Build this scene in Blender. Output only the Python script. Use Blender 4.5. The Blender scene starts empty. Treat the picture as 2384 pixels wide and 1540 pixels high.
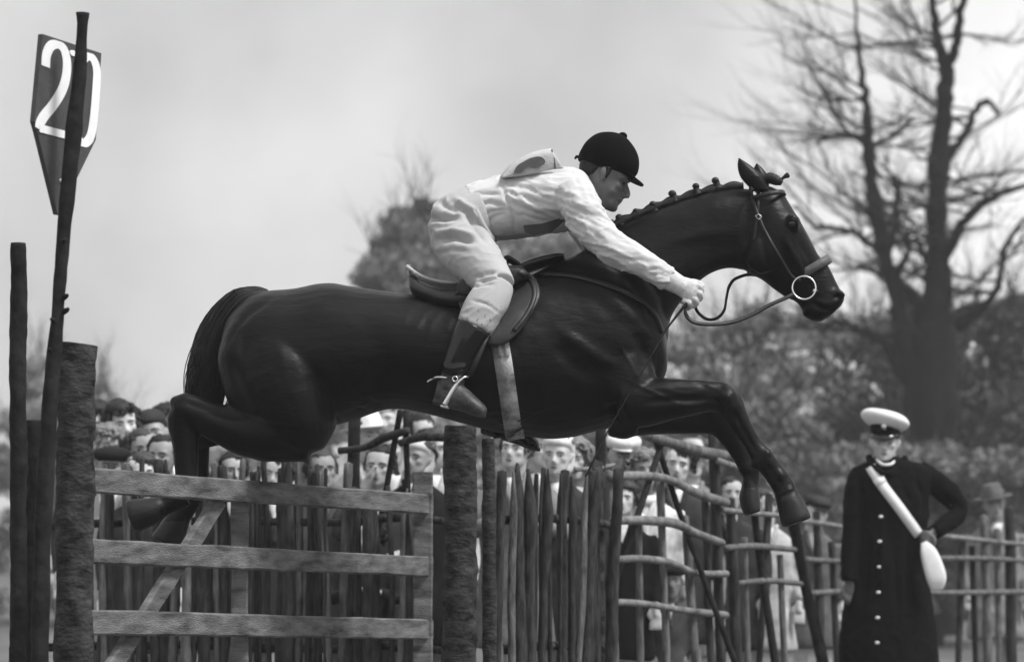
import bpy, bmesh, math, random
import numpy as np
from mathutils import Vector, Matrix, noise
from mathutils.bvhtree import BVHTree

random.seed(7)
rng = np.random.default_rng(7)
scene = bpy.context.scene
COL = scene.collection

# ------------------------------------------------------------------ camera
F = 7200.0        # focal length in survey units (2383 wide)
CX, HY, CZ = 1191.5, 1437.0, 0.6
cam_d = bpy.data.cameras.new('camera')
cam = bpy.data.objects.new('camera', cam_d)
COL.objects.link(cam)
cam.location = (0, 0, CZ)
cam.rotation_euler = (math.radians(90), 0, 0)
cam_d.sensor_width = 36
cam_d.lens = 36 * F / 2383
cam_d.shift_y = (HY - 769.5) / 2383
cam_d.clip_start = 0.5
cam_d.clip_end = 3000
cam_d.dof.use_dof = True
cam_d.dof.focus_distance = 11.9
cam_d.dof.aperture_fstop = 3.2
scene.camera = cam

# ------------------------------------------------------------------ light
SUN_EL, SUN_AZ = 56.0, 118.0       # azimuth clockwise from +Y: behind the camera, to its right
world = bpy.data.worlds.new('World')
scene.world = world
world.use_nodes = True
nt = world.node_tree
nt.nodes.clear()
n_out = nt.nodes.new('ShaderNodeOutputWorld')
n_bg = nt.nodes.new('ShaderNodeBackground')
n_sky = nt.nodes.new('ShaderNodeTexSky')
n_sky.sky_type = 'NISHITA'
n_sky.sun_disc = False
n_sky.sun_elevation = math.radians(SUN_EL)
n_sky.sun_rotation = math.radians(SUN_AZ)
n_sky.air_density = 1.0
n_sky.dust_density = 4.0
n_bw = nt.nodes.new('ShaderNodeRGBToBW')
n_tc = nt.nodes.new('ShaderNodeTexCoord')
n_cl = nt.nodes.new('ShaderNodeTexNoise')
n_cl.inputs['Scale'].default_value = 5.5
n_cl.inputs['Detail'].default_value = 7.0
n_cl.inputs['Roughness'].default_value = 0.45
n_mr = nt.nodes.new('ShaderNodeMapRange')
n_mr.inputs['From Min'].default_value = 0.3
n_mr.inputs['From Max'].default_value = 0.7
n_mr.inputs['To Min'].default_value = 2.0
n_mr.inputs['To Max'].default_value = 5.2
n_mul = nt.nodes.new('ShaderNodeMix')          # clouded grey sky: mostly even cloud, part clear sky
n_mul.data_type = 'FLOAT'
n_mul.inputs[0].default_value = 0.8
nt.links.new(n_tc.outputs['Generated'], n_cl.inputs['Vector'])
nt.links.new(n_cl.outputs['Fac'], n_mr.inputs['Value'])
nt.links.new(n_sky.outputs['Color'], n_bw.inputs['Color'])
nt.links.new(n_bw.outputs['Val'], n_mul.inputs[2])
nt.links.new(n_mr.outputs['Result'], n_mul.inputs[3])
nt.links.new(n_mul.outputs[0], n_bg.inputs['Color'])
n_bg.inputs['Strength'].default_value = 0.1
nt.links.new(n_bg.outputs['Background'], n_out.inputs['Surface'])

sun_d = bpy.data.lights.new('sun', 'SUN')
sun_d.energy = 1.5
sun_d.angle = math.radians(14)
sun_d.color = (1, 1, 1)
sun = bpy.data.objects.new('sun', sun_d)
COL.objects.link(sun)
_e, _a = math.radians(SUN_EL), math.radians(SUN_AZ)
sdir = Vector((math.sin(_a) * math.cos(_e), math.cos(_a) * math.cos(_e), math.sin(_e)))
sun.rotation_euler = (-sdir).to_track_quat('-Z', 'Y').to_euler()
sun.location = (3, -3, 12)
vs = scene.view_settings
vs.view_transform = 'Standard'
vs.look = 'None'
vs.exposure = 1.32
vs.gamma = 1.0
vs.use_curve_mapping = False
scene.cycles.use_denoising = True
scene.cycles.max_bounces = 6

# ------------------------------------------------------------------ helpers
def P(px, py, d=12.0):
    return Vector(((px - CX) * d / F, d, CZ + (HY - py) * d / F))

def grey(v):
    return (v, v, v, 1)

MATS = {}
def mat(name, v, rough=0.8, var=0.25, scale=6.0, bump=0.0, bscale=60.0, spec=0.3, stretch=None, sheen=0.0, metal=0.0, detail=6.0, v2=None):
    m = bpy.data.materials.new(name)
    m.use_nodes = True
    t = m.node_tree
    b = t.nodes['Principled BSDF']
    b.inputs['Roughness'].default_value = rough
    b.inputs['Specular IOR Level'].default_value = spec
    b.inputs['Metallic'].default_value = metal
    if sheen:
        b.inputs['Sheen Weight'].default_value = sheen
        b.inputs['Sheen Roughness'].default_value = 0.4
    tc = t.nodes.new('ShaderNodeTexCoord')
    mp = t.nodes.new('ShaderNodeMapping')
    if stretch:
        mp.inputs['Scale'].default_value = stretch
    t.links.new(tc.outputs['Object'], mp.inputs['Vector'])
    nz = t.nodes.new('ShaderNodeTexNoise')
    nz.inputs['Scale'].default_value = scale
    nz.inputs['Detail'].default_value = detail
    nz.inputs['Roughness'].default_value = 0.6
    t.links.new(mp.outputs['Vector'], nz.inputs['Vector'])
    cr = t.nodes.new('ShaderNodeValToRGB')
    lo = v * (1 - var) if v2 is None else v
    hi = v * (1 + var) if v2 is None else v2
    cr.color_ramp.elements[0].position = 0.32
    cr.color_ramp.elements[1].position = 0.68
    cr.color_ramp.elements[0].color = grey(lo)
    cr.color_ramp.elements[1].color = grey(min(hi, 0.9))
    t.links.new(nz.outputs['Fac'], cr.inputs['Fac'])
    t.links.new(cr.outputs['Color'], b.inputs['Base Color'])
    if bump:
        n2 = t.nodes.new('ShaderNodeTexNoise')
        n2.inputs['Scale'].default_value = bscale
        n2.inputs['Detail'].default_value = 5.0
        t.links.new(mp.outputs['Vector'], n2.inputs['Vector'])
        bp = t.nodes.new('ShaderNodeBump')
        bp.inputs['Strength'].default_value = bump
        bp.inputs['Distance'].default_value = 0.01
        t.links.new(n2.outputs['Fac'], bp.inputs['Height'])
        t.links.new(bp.outputs['Normal'], b.inputs['Normal'])
    MATS[name] = m
    return m

M_coat = mat('horse_coat', 0.0012, 0.41, 0.5, 7.0, 0.22, 70, 0.16, stretch=(.35, 1, 1), v2=0.006)
M_hoof = mat('hoof_horn', 0.009, 0.5, 0.3, 20, 0.2, 80)
M_hair = mat('horse_hair', 0.004, 0.55, 0.4, 30, 0.3, 120, 0.4)
M_eye = mat('dark_eye', 0.008, 0.08, 0.1, 5, spec=0.6)
M_shirt = mat('white_shirt_cloth', 0.55, 0.85, 0.04, 8, 0.10, 220, 0.2)
M_breech = mat('pale_breeches_cloth', 0.40, 0.85, 0.06, 7, 0.12, 260, 0.2)
def mud_spots(m, z_top, z_low, dark, scale=55.0, cut=.58):
    """splashed mud: small dark spots, thicker towards the lower leg"""
    t = m.node_tree; b = t.nodes['Principled BSDF']
    src = b.inputs['Base Color'].links[0].from_socket
    tc = t.nodes.new('ShaderNodeTexCoord'); sx = t.nodes.new('ShaderNodeSeparateXYZ')
    t.links.new(tc.outputs['Object'], sx.inputs[0])
    mr = t.nodes.new('ShaderNodeMapRange')
    mr.inputs['From Min'].default_value = z_top; mr.inputs['From Max'].default_value = z_low
    t.links.new(sx.outputs['Z'], mr.inputs['Value'])
    nz = t.nodes.new('ShaderNodeTexNoise'); nz.inputs['Scale'].default_value = scale; nz.inputs['Detail'].default_value = 4
    t.links.new(tc.outputs['Object'], nz.inputs['Vector'])
    m2 = t.nodes.new('ShaderNodeMapRange'); m2.inputs['From Min'].default_value = cut; m2.inputs['From Max'].default_value = cut + .07
    t.links.new(nz.outputs['Fac'], m2.inputs['Value'])
    mu = t.nodes.new('ShaderNodeMath'); mu.operation = 'MULTIPLY'
    t.links.new(mr.outputs[0], mu.inputs[0]); t.links.new(m2.outputs[0], mu.inputs[1])
    mx = t.nodes.new('ShaderNodeMix'); mx.data_type = 'RGBA'
    t.links.new(mu.outputs[0], mx.inputs[0]); t.links.new(src, mx.inputs[6]); mx.inputs[7].default_value = grey(dark)
    t.links.new(mx.outputs[2], b.inputs['Base Color'])
mud_spots(M_breech, 1.84, 1.70, .17, 75.0, .60)
M_glove = mat('pale_string_glove', 0.62, 0.9, 0.15, 60, 0.6, 260, 0.1)
M_face = mat('tanned_skin', 0.11, 0.5, 0.18, 12, 0.06, 120, 0.4)
M_skin = mat('pale_skin', 0.46, 0.55, 0.12, 12, 0.05, 120, 0.35)
M_boot = mat('black_boot_leather', 0.004, 0.24, 0.4, 9, 0.25, 18, 0.38, stretch=(3, 3, .6))
M_bootdirt = mat('scuffed_boot_foot_leather', 0.012, 0.5, 0.6, 30, 0.2, 70, 0.35, v2=0.075)
M_velvet = mat('black_velvet', 0.003, 0.95, 0.3, 30, 0.1, 200, 0.1)
M_hairdk = mat('dark_hair', 0.012, 0.6, 0.5, 40, 0.5, 90, 0.3)
M_leather = mat('saddle_leather', 0.008, 0.38, 0.5, 12, 0.15, 60, 0.5)
M_flap = mat('worn_flap_leather', 0.014, 0.5, 0.55, 10, 0.15, 50, 0.45)
M_seat = mat('pale_seat_leather', 0.10, 0.3, 0.3, 12, 0.1, 60, 0.6)  # seat leather set paler than the other saddle leather
M_strap = mat('bridle_strap_leather', 0.010, 0.5, 0.4, 25, 0.15, 80, 0.4)
M_nose = mat('pale_noseband_leather', 0.085, 0.55, 0.3, 30, 0.2, 90, 0.4)
M_rim = mat('pale_binding_glare', 0.45, 0.4, 0.15, 20, spec=0.4)  # pale colour paints the sky glare along the seat piping
M_steel = mat('polished_steel', 0.72, 0.25, 0.05, 10, metal=1.0)
M_girth = mat('stained_white_girth_web', 0.10, 0.9, 0.3, 13, 0.3, 120, 0.1, v2=0.5, detail=8)
M_girthdk = M_girth
M_bark = mat('rough_bark', 0.006, 0.95, 0.4, 13, 1.0, 44, 0.12, stretch=(1, 1, 1.8), v2=0.065, detail=12)
M_barkdk = mat('dark_smooth_bark', 0.006, 0.9, 0.3, 14, 0.8, 30, 0.15, v2=0.025)
M_stake = mat('split_chestnut_stake', 0.007, 0.9, 0.3, 11, 0.7, 40, 0.2, stretch=(3, 3, .7), v2=0.06)
M_stakelt = mat('weathered_pale_stake', 0.05, 0.9, 0.3, 11, 0.7, 40, 0.2, stretch=(3, 3, .7), v2=0.19)
M_branch = mat('peeled_branch_rail', 0.08, 0.85, 0.3, 14, 0.6, 40, 0.2, v2=0.24)
M_plank = mat('weathered_sawn_rail', 0.045, 0.8, 0.3, 6, 0.8, 60, 0.2, stretch=(1, 1, 5), v2=0.21, detail=9)
M_sign = mat('dark_sign_paint', 0.055, 0.6, 0.15, 20, 0.2, 90, 0.3)
M_white = mat('white_sign_paint', 0.78, 0.7, 0.05, 20)
M_tree = mat('winter_tree_bark', 0.008, 0.95, 0.4, 3, 0.6, 12, 0.1)
M_twig = mat('bare_twigs', 0.018, 0.95, 0.4, 2, spec=0.1)
M_leafdk = mat('dark_hedge_leaves', 0.04, 0.7, 0.5, 0.6, spec=0.2, v2=0.13)
M_leafmd = mat('grey_budding_leaves', 0.07, 0.7, 0.4, 0.5, spec=0.2, v2=0.26)
M_leaflt = mat('haze_paled_leaves', 0.10, 0.7, 0.4, 0.35, spec=0.2, v2=0.42)  # leaf colour lightened to paint in the haze
M_grass = mat('meadow_grass', 0.07, 0.95, 0.3, 0.8, 0.5, 9, 0.1, v2=0.16)
M_navy = mat('black_greatcoat_wool', 0.004, 0.95, 0.3, 40, 0.2, 150, 0.1)
M_cap = mat('white_cap_cover', 0.72, 0.7, 0.03, 8)
M_patent = mat('patent_peak', 0.008, 0.15, 0.1, 8, spec=0.6)
M_belt = mat('whitened_webbing', 0.72, 0.7, 0.04, 30, 0.2, 150)
COATS = {k: mat('coat_cloth_' + k, v, 0.9, 0.25, 14, 0.2, 100, 0.15) for k, v in
         dict(black=0.012, charcoal=0.035, grey=0.11, tweed=0.20, pale=0.45, white=0.68).items()}
HAIRS = {k: mat('hair_' + k, v, 0.6, 0.5, 40, 0.5, 90, 0.3) for k, v in dict(dark=0.012, brown=0.04, fair=0.16).items()}

def setup(o, label=None, cat=None, group=None, kind=None):
    if label: o['label'] = label
    if cat: o['category'] = cat
    if group: o['group'] = group
    if kind: o['kind'] = kind
    return o

def root(name, loc, label, cat, group=None):
    o = bpy.data.objects.new(name, None)
    o.empty_display_size = 0.1
    COL.objects.link(o)
    o.location = loc
    return setup(o, label, cat, group)

def child(o, parent):
    """parent without moving: verts are in world space"""
    if parent is None:
        return
    o.parent = parent
    if parent.type == 'EMPTY':
        o.matrix_parent_inverse = Matrix.Translation(-parent.location)   # a mesh part already sits in world space

def mk(name, V, Fc, m, parent=None, smooth=True):
    me = bpy.data.meshes.new(name)
    if isinstance(V, np.ndarray) and isinstance(Fc, np.ndarray):
        k = Fc.shape[1]
        me.vertices.add(len(V)); me.vertices.foreach_set('co', V.astype(np.float32).ravel())
        me.loops.add(Fc.size); me.loops.foreach_set('vertex_index', Fc.astype(np.int32).ravel())
        me.polygons.add(len(Fc)); me.polygons.foreach_set('loop_start', np.arange(0, Fc.size, k, dtype=np.int32))
        me.update(calc_edges=True)
    else:
        me.from_pydata([tuple(v) for v in V], [], Fc)
        me.update()
    if isinstance(m, (list, tuple)):
        for mm in m: me.materials.append(mm)
    else:
        me.materials.append(m)
    if smooth:
        me.polygons.foreach_set('use_smooth', np.ones(len(me.polygons), dtype=bool))
    o = bpy.data.objects.new(name, me)
    COL.objects.link(o)
    if parent is not None:
        child(o, parent)
    return o

def catmull(A, sub):
    A = np.asarray(A, float)
    if sub <= 1 or len(A) < 3:
        return A
    out = []
    n = len(A)
    for i in range(n - 1):
        p0, p1, p2, p3 = A[max(i - 1, 0)], A[i], A[i + 1], A[min(i + 2, n - 1)]
        for k in range(sub):
            t = k / sub
            out.append(0.5 * (2 * p1 + (p2 - p0) * t + (2 * p0 - 5 * p1 + 4 * p2 - p3) * t * t + (3 * p1 - p0 - 3 * p2 + p3) * t ** 3))
    out.append(A[-1])
    return np.array(out)

def loft(secs, n=24, sub=3, p=2.0):
    """secs: (centre, u half axis, v half axis); closed with rounded caps"""
    A = np.array([np.concatenate([np.array(c), np.array(u), np.array(v)]) for c, u, v in secs])
    A = catmull(A, sub)
    a = np.arange(n) / n * 2 * math.pi
    ca, sa = np.cos(a), np.sin(a)
    e = 2.0 / p
    ca = np.sign(ca) * np.abs(ca) ** e
    sa = np.sign(sa) * np.abs(sa) ** e
    V = []
    for r in A:
        V.append(r[None, 0:3] + ca[:, None] * r[None, 3:6] + sa[:, None] * r[None, 6:9])
    V = np.concatenate(V)
    Fc = []
    m = len(A)
    for i in range(m - 1):
        for k in range(n):
            k2 = (k + 1) % n
            Fc.append((i * n + k, i * n + k2, (i + 1) * n + k2, (i + 1) * n + k))
    c0 = len(V)
    e0 = A[0, :3] + (A[0, :3] - A[1, :3]) * 0.15
    e1 = A[-1, :3] + (A[-1, :3] - A[-2, :3]) * 0.15
    V = np.concatenate([V, e0[None], e1[None]])
    for k in range(n):
        k2 = (k + 1) % n
        Fc.append((c0, k2, k))
        Fc.append((c0 + 1, (m - 1) * n + k, (m - 1) * n + k2))
    return V, Fc

def secs_px(L, d0=12.0, inf=0.0):
    """L: (top px, bottom px, half width m, y offset)"""
    out = []
    for s in L:
        t, b, hw = s[0], s[1], s[2]
        yo = s[3] if len(s) > 3 else 0.0
        T, B = P(t[0], t[1], d0 + yo), P(b[0], b[1], d0 + yo)
        u = (T - B) / 2
        u = u * (1 + inf / max(u.length, 1e-4))
        out.append(((T + B) / 2, u, Vector((0, hw + inf, 0))))
    return out

def chain3(pts, rad, n=14, sub=3, ref=(0, 1, 0), p=2.0, inf=0.0):
    """pts 3D; rad: r or (ru, rv) with rv along ref"""
    pts = [Vector(q) for q in pts]
    secs = []
    ref = Vector(ref)
    for i, q in enumerate(pts):
        t = (pts[min(i + 1, len(pts) - 1)] - pts[max(i - 1, 0)]).normalized()
        v = ref - t * t.dot(ref)
        if v.length < 0.15:
            v = Vector((1, 0, 0)) - t * t.x
        v.normalize()
        u = t.cross(v).normalized()
        r = rad[i]
        ru, rv = (r, r) if not isinstance(r, (tuple, list)) else r
        secs.append((q, u * (ru + inf), v * (rv + inf)))
    return loft(secs, n, sub, p)

def chain_px(L, d0=12.0, n=16, sub=3, inf=0.0, p=2.0):
    """L: (px, py, r px, y offset m[, half width m])"""
    pts, rad = [], []
    for s in L:
        yo = s[3]
        d = d0 + yo
        pts.append(P(s[0], s[1], d))
        ru = s[2] * d / F
        rad.append((ru, s[4] if len(s) > 4 else ru))
    return chain3(pts, rad, n, sub, inf=inf, p=p)

def ball(c, rx, ry=None, rz=None, n=14):
    ry = ry or rx; rz = rz or rx
    V, Fc = [], []
    m = n // 2
    for i in range(m + 1):
        th = math.pi * (i + (0.02 if i == 0 else -0.02 if i == m else 0)) / m
        for k in range(n):
            a = 2 * math.pi * k / n
            V.append((c[0] + rx * math.sin(th) * math.cos(a), c[1] + ry * math.sin(th) * math.sin(a), c[2] + rz * math.cos(th)))
    for i in range(m):
        for k in range(n):
            k2 = (k + 1) % n
            Fc.append((i * n + k, (i + 1) * n + k, (i + 1) * n + k2, i * n + k2))
    Fc.append(tuple(range(n))[::-1]); Fc.append(tuple(range(m * n, m * n + n)))
    return np.array(V), Fc

def join(parts):
    V, Fc, o = [], [], 0
    for v, f in parts:
        V.append(np.asarray(v, float).reshape(-1, 3))
        Fc += [tuple(i + o for i in q) for q in f]
        o += len(v)
    return np.concatenate(V), Fc

def remesh(parts, voxel, it=4, fac=0.5):
    V, Fc = join(parts)
    me = bpy.data.meshes.new('tmp')
    me.from_pydata(V.tolist(), [], Fc)
    o = bpy.data.objects.new('tmp', me)
    COL.objects.link(o)
    r = o.modifiers.new('r', 'REMESH'); r.mode = 'VOXEL'; r.voxel_size = voxel
    if it:
        s = o.modifiers.new('s', 'SMOOTH'); s.factor = fac; s.iterations = it
    dg = bpy.context.evaluated_depsgraph_get()
    m2 = bpy.data.meshes.new_from_object(o.evaluated_get(dg))
    bpy.data.objects.remove(o); bpy.data.meshes.remove(me)
    return m2

def mk_remesh(name, parts, voxel, m, parent=None, it=4, fac=0.5):
    me = remesh(parts, voxel, it, fac)
    me.name = name
    me.materials.clear()
    for mm in (m if isinstance(m, (list, tuple)) else [m]): me.materials.append(mm)
    me.polygons.foreach_set('use_smooth', np.ones(len(me.polygons), dtype=bool))
    o = bpy.data.objects.new(name, me)
    COL.objects.link(o)
    if parent is not None: child(o, parent)
    return o

def get_co(me):
    a = np.empty(len(me.vertices) * 3, np.float32); me.vertices.foreach_get('co', a)
    return a.reshape(-1, 3).astype(float)

def get_no(me):
    a = np.empty(len(me.vertices) * 3, np.float32); me.vertices.foreach_get('normal', a)
    return a.reshape(-1, 3).astype(float)

def proj(co):
    return np.stack([CX + co[:, 0] * F / co[:, 1], HY - (co[:, 2] - CZ) * F / co[:, 1]], 1)

def relief(o, lines, side=-1, thresh=0.25, noise_amp=0.0, noise_scale=8.0, wrinkle=()):
    """push ridges (amp > 0) and creases (amp < 0) into the side facing -Y (side=-1) or +Y (side=1), None both"""
    me = o.data
    co, no = get_co(me), get_no(me)
    px = proj(co)
    disp = np.zeros(len(co))
    for pl, amp, w in lines:
        pl = np.array(pl, float)
        best = np.full(len(co), 1e9); tt = np.zeros(len(co))
        L = 0; seg = np.linalg.norm(np.diff(pl, axis=0), axis=1); tot = seg.sum()
        for i in range(len(pl) - 1):
            a, b = pl[i], pl[i + 1]
            ab = b - a
            t = np.clip(((px - a) @ ab) / (ab @ ab), 0, 1)
            dd = np.linalg.norm(px - (a + t[:, None] * ab), axis=1)
            m = dd < best
            best[m] = dd[m]; tt[m] = (L + t[m] * seg[i]) / tot
            L += seg[i]
        taper = np.clip(np.minimum(tt, 1 - tt) * 4 + 0.25, 0, 1)
        g = amp * np.exp(-(best / w) ** 2) * taper
        if side is not None:
            f = no[:, 1] * side
            g = g * np.clip((f + thresh) / (2 * thresh), 0, 1)
        disp += g
    if noise_amp:
        disp += noise_amp * np.array([noise.noise(Vector(c) * noise_scale) for c in co])
    for amp, ax, sc, st in wrinkle:
        ax = Vector(ax).normalized(); az = ax.cross(Vector((0, 1, 0))).normalized()
        w = []
        for c in co:
            v = Vector(c); q = Vector((v.dot(ax) * sc / st, v.y * sc * .6, v.dot(az) * sc))
            q += Vector((1, 1, 1)) * (.5 * noise.noise(v * 6))
            n_ = 1 - abs(noise.noise(q)) * 2.2
            w.append(max(n_, 0) ** 3 * max(0, .5 + 1.2 * noise.noise(v * 5 + Vector((7, 3, 1)))))
        disp += amp * np.array(w)
    co = co + no * disp[:, None]
    me.vertices.foreach_set('co', co.astype(np.float32).ravel())
    me.update()

def strip(pts, width_dirs, w, th=0.004, close=False):
    """flat strap: rectangular section along pts; width_dirs = list of unit vectors across; thickness along cross"""
    pts = [Vector(p) for p in pts]
    n = len(pts)
    V, Fc = [], []
    for i, p in enumerate(pts):
        if close:
            t = (pts[(i + 1) % n] - pts[i - 1]).normalized()
        else:
            t = (pts[min(i + 1, n - 1)] - pts[max(i - 1, 0)]).normalized()
        wd = Vector(width_dirs[i] if isinstance(width_dirs, list) else width_dirs)
        wd = (wd - t * t.dot(wd)).normalized()
        nn = t.cross(wd).normalized()
        ww = w[i] if isinstance(w, (list, tuple)) else w
        for a, b in ((-1, -1), (1, -1), (1, 1), (-1, 1)):
            V.append(p + wd * (a * ww / 2) + nn * (b * th / 2))
    m = n if close else n - 1
    for i in range(m):
        j = (i + 1) % n
        for k in range(4):
            k2 = (k + 1) % 4
            Fc.append((i * 4 + k, i * 4 + k2, j * 4 + k2, j * 4 + k))
    if not close:
        Fc.append((3, 2, 1, 0)); e = (n - 1) * 4; Fc.append((e, e + 1, e + 2, e + 3))
    return np.array([tuple(v) for v in V]), Fc

def box(c, sx, sy, sz, R=None):
    V = [Vector((a * sx / 2, b * sy / 2, e * sz / 2)) for e in (-1, 1) for b in (-1, 1) for a in (-1, 1)]
    if R is not None: V = [R @ v for v in V]
    V = np.array([tuple(v + Vector(c)) for v in V])
    return V, [(0, 2, 3, 1), (4, 5, 7, 6), (0, 1, 5, 4), (2, 6, 7, 3), (0, 4, 6, 2), (1, 3, 7, 5)]

def beam(a, b, h, t, jag=0.0, segs=10):
    """sawn board from a to b, height h (vertical), thickness t; slightly uneven"""
    a, b = Vector(a), Vector(b)
    ax = (b - a).normalized()
    side = ax.cross(Vector((0, 0, 1)))
    if side.length < 0.2: side = Vector((0, 1, 0))
    side.normalize()
    up = side.cross(ax).normalized()
    V, Fc = [], []
    for i in range(segs + 1):
        q = a.lerp(b, i / segs)
        j = [random.uniform(-jag, jag) for _ in range(4)]
        bev = 0.006
        prof = [(-t / 2, -h / 2 + bev), (-t / 2 + bev, -h / 2), (t / 2 - bev, -h / 2), (t / 2, -h / 2 + bev),
                (t / 2, h / 2 - bev), (t / 2 - bev, h / 2), (-t / 2 + bev, h / 2), (-t / 2, h / 2 - bev)]
        for k, (s, u) in enumerate(prof):
            V.append(q + side * s + up * (u + j[k // 2]))
    for i in range(segs):
        for k in range(8):
            k2 = (k + 1) % 8
            Fc.append((i * 8 + k, i * 8 + k2, (i + 1) * 8 + k2, (i + 1) * 8 + k))
    Fc.append(tuple(range(8))[::-1]); e = segs * 8; Fc.append(tuple(range(e, e + 8)))
    return np.array([tuple(v) for v in V]), Fc

def log(pts, rad, n=14, sub=4, rough=0.06, knots=0):
    """bark-covered pole: uneven tube with flat top"""
    V, Fc = chain3(pts, rad, n, sub)
    c = len(V)
    seed = random.random() * 50
    pts = [Vector(p) for p in pts]
    r0 = max(r if not isinstance(r, tuple) else r[0] for r in rad)
    out = []
    for v in V:
        q = Vector(v)
        a = noise.noise(Vector((q.x * 9 / r0 * .05 + seed, q.y * 9 / r0 * .05, q.z * 7)))
        b = noise.noise(Vector((q.x * 40 + seed, q.y * 40, q.z * 25)))
        d = rough * r0 * (a + .6 * b)
        # push away from nearest axis point in xy
        best = min(pts, key=lambda k: (k - q).length)
        k = Vector((q.x - best.x, q.y - best.y, 0))
        if k.length > 1e-4: q = q + k.normalized() * d
        out.append(tuple(q))
    return np.array(out), Fc

# =================================================================== SETTING
def gz(x, y):
    return 0.03 * noise.noise(Vector((x * .3, y * .3, 0)))
def ground():
    xs = np.concatenate([np.linspace(-600, -30, 8), np.linspace(-25, 25, 60), np.linspace(30, 600, 8)])
    ys = np.concatenate([np.linspace(-60, 0, 6), np.linspace(2, 60, 70), np.linspace(70, 900, 14)])
    V = [(x, y, gz(x, y)) for y in ys for x in xs]
    n = len(xs)
    Fc = [(j * n + i, j * n + i + 1, (j + 1) * n + i + 1, (j + 1) * n + i) for j in range(len(ys) - 1) for i in range(n - 1)]
    o = mk('ground', V, Fc, M_grass)
    setup(o, 'rough meadow grass under the jump', 'ground', kind='structure')
    # low bank behind the crowd
    xs = np.linspace(-70, 90, 60); ys = np.linspace(40, 130, 30)
    V = []
    for y in ys:
        for x in xs:
            t = min(max((y - 40) / 60, 0), 1)
            V.append((x, y, -0.15 + 5.6 * t * t * (3 - 2 * t) * (0.45 + 0.55 * min(max((x + 5) / 12, 0), 1)) + .25 * noise.noise(Vector((x * .1, y * .1, 3)))))
    n = len(xs)
    Fc = [(j * n + i, j * n + i + 1, (j + 1) * n + i + 1, (j + 1) * n + i) for j in range(len(ys) - 1) for i in range(n - 1)]
    o = mk('grass_bank', V, Fc, M_grass)
    setup(o, 'low grassy bank rising behind the crowd', 'bank', kind='structure')
ground()

# ------------------------------------------------------------------ trees
def tubes(T, n=5):
    """T: list of (pts, radii) -> mesh arrays"""
    VV, FF, o = [], [], 0
    a = np.arange(n) / n * 2 * math.pi
    ca, sa = np.cos(a), np.sin(a)
    for pts, rad in T:
        pts = np.asarray(pts, float); m = len(pts)
        t = np.empty_like(pts)
        t[1:-1] = pts[2:] - pts[:-2]; t[0] = pts[1] - pts[0]; t[-1] = pts[-1] - pts[-2]
        t /= np.linalg.norm(t, axis=1)[:, None] + 1e-9
        r = np.where(np.abs(t[:, 1:2]) < .9, np.array([[0, 1., 0]]), np.array([[1., 0, 0]]))
        u = np.cross(t, r); u /= np.linalg.norm(u, axis=1)[:, None]
        v = np.cross(t, u)
        R = np.asarray(rad, float)[:, None, None]
        V = pts[:, None, :] + R * (ca[None, :, None] * u[:, None, :] + sa[None, :, None] * v[:, None, :])
        VV.append(V.reshape(-1, 3))
        i = np.arange(m - 1)[:, None] * n; k = np.arange(n)[None, :]; k2 = (k + 1) % n
        FF.append((np.stack([i + k, i + k2, i + n + k2, i + n + k], -1).reshape(-1, 4)) + o)
        o += m * n
    return np.concatenate(VV), np.concatenate(FF)

def grow(T, p, d, L, r, lev, up=0.25, wob=0.35, kids=5, spread=0.9):
    nseg = 5 if lev > 0 else 4
    pts, rad = [p], [r]
    q = Vector(p); dd = Vector(d).normalized()
    for i in range(nseg):
        dd = (dd + Vector((random.uniform(-wob, wob), random.uniform(-wob, wob), random.uniform(-wob, wob) + up)) * .5).normalized()
        q = q + dd * (L / nseg)
        pts.append(tuple(q)); rad.append(r * (1 - .75 * (i + 1) / nseg))
        if lev > 0:
            for _ in range(2 if random.random() < kids / 5 - .2 else 1):
                s = Vector((random.uniform(-1, 1), random.uniform(-1, 1), random.uniform(-.5, .8)))
                grow(T, tuple(q), dd + s * spread, L * random.uniform(.35, .6), rad[-1] * .6, lev - 1, up, wob, kids, spread)
    T.append((pts, rad))

def leaves(centres, n, radius, size, flat=0.7):
    c = np.asarray(centres, float)
    idx = rng.integers(0, len(c), n)
    off = rng.normal(size=(n, 3)); off /= np.linalg.norm(off, axis=1)[:, None]
    off *= (rng.random(n) ** .5)[:, None] * np.asarray(radius)[idx][:, None] if np.ndim(radius) else (rng.random(n) ** .5)[:, None] * radius
    off[:, 2] *= flat
    pos = c[idx] + off
    a = rng.normal(size=(n, 3)); a /= np.linalg.norm(a, axis=1)[:, None]
    b = np.cross(a, rng.normal(size=(n, 3))); b /= np.linalg.norm(b, axis=1)[:, None]
    s = size * (0.5 + rng.random(n))[:, None]
    V = np.stack([pos - a * s, pos + b * s * .55, pos + a * s, pos - b * s * .55], 1).reshape(-1, 3)
    return V, np.arange(n * 4).reshape(-1, 4)

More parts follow.
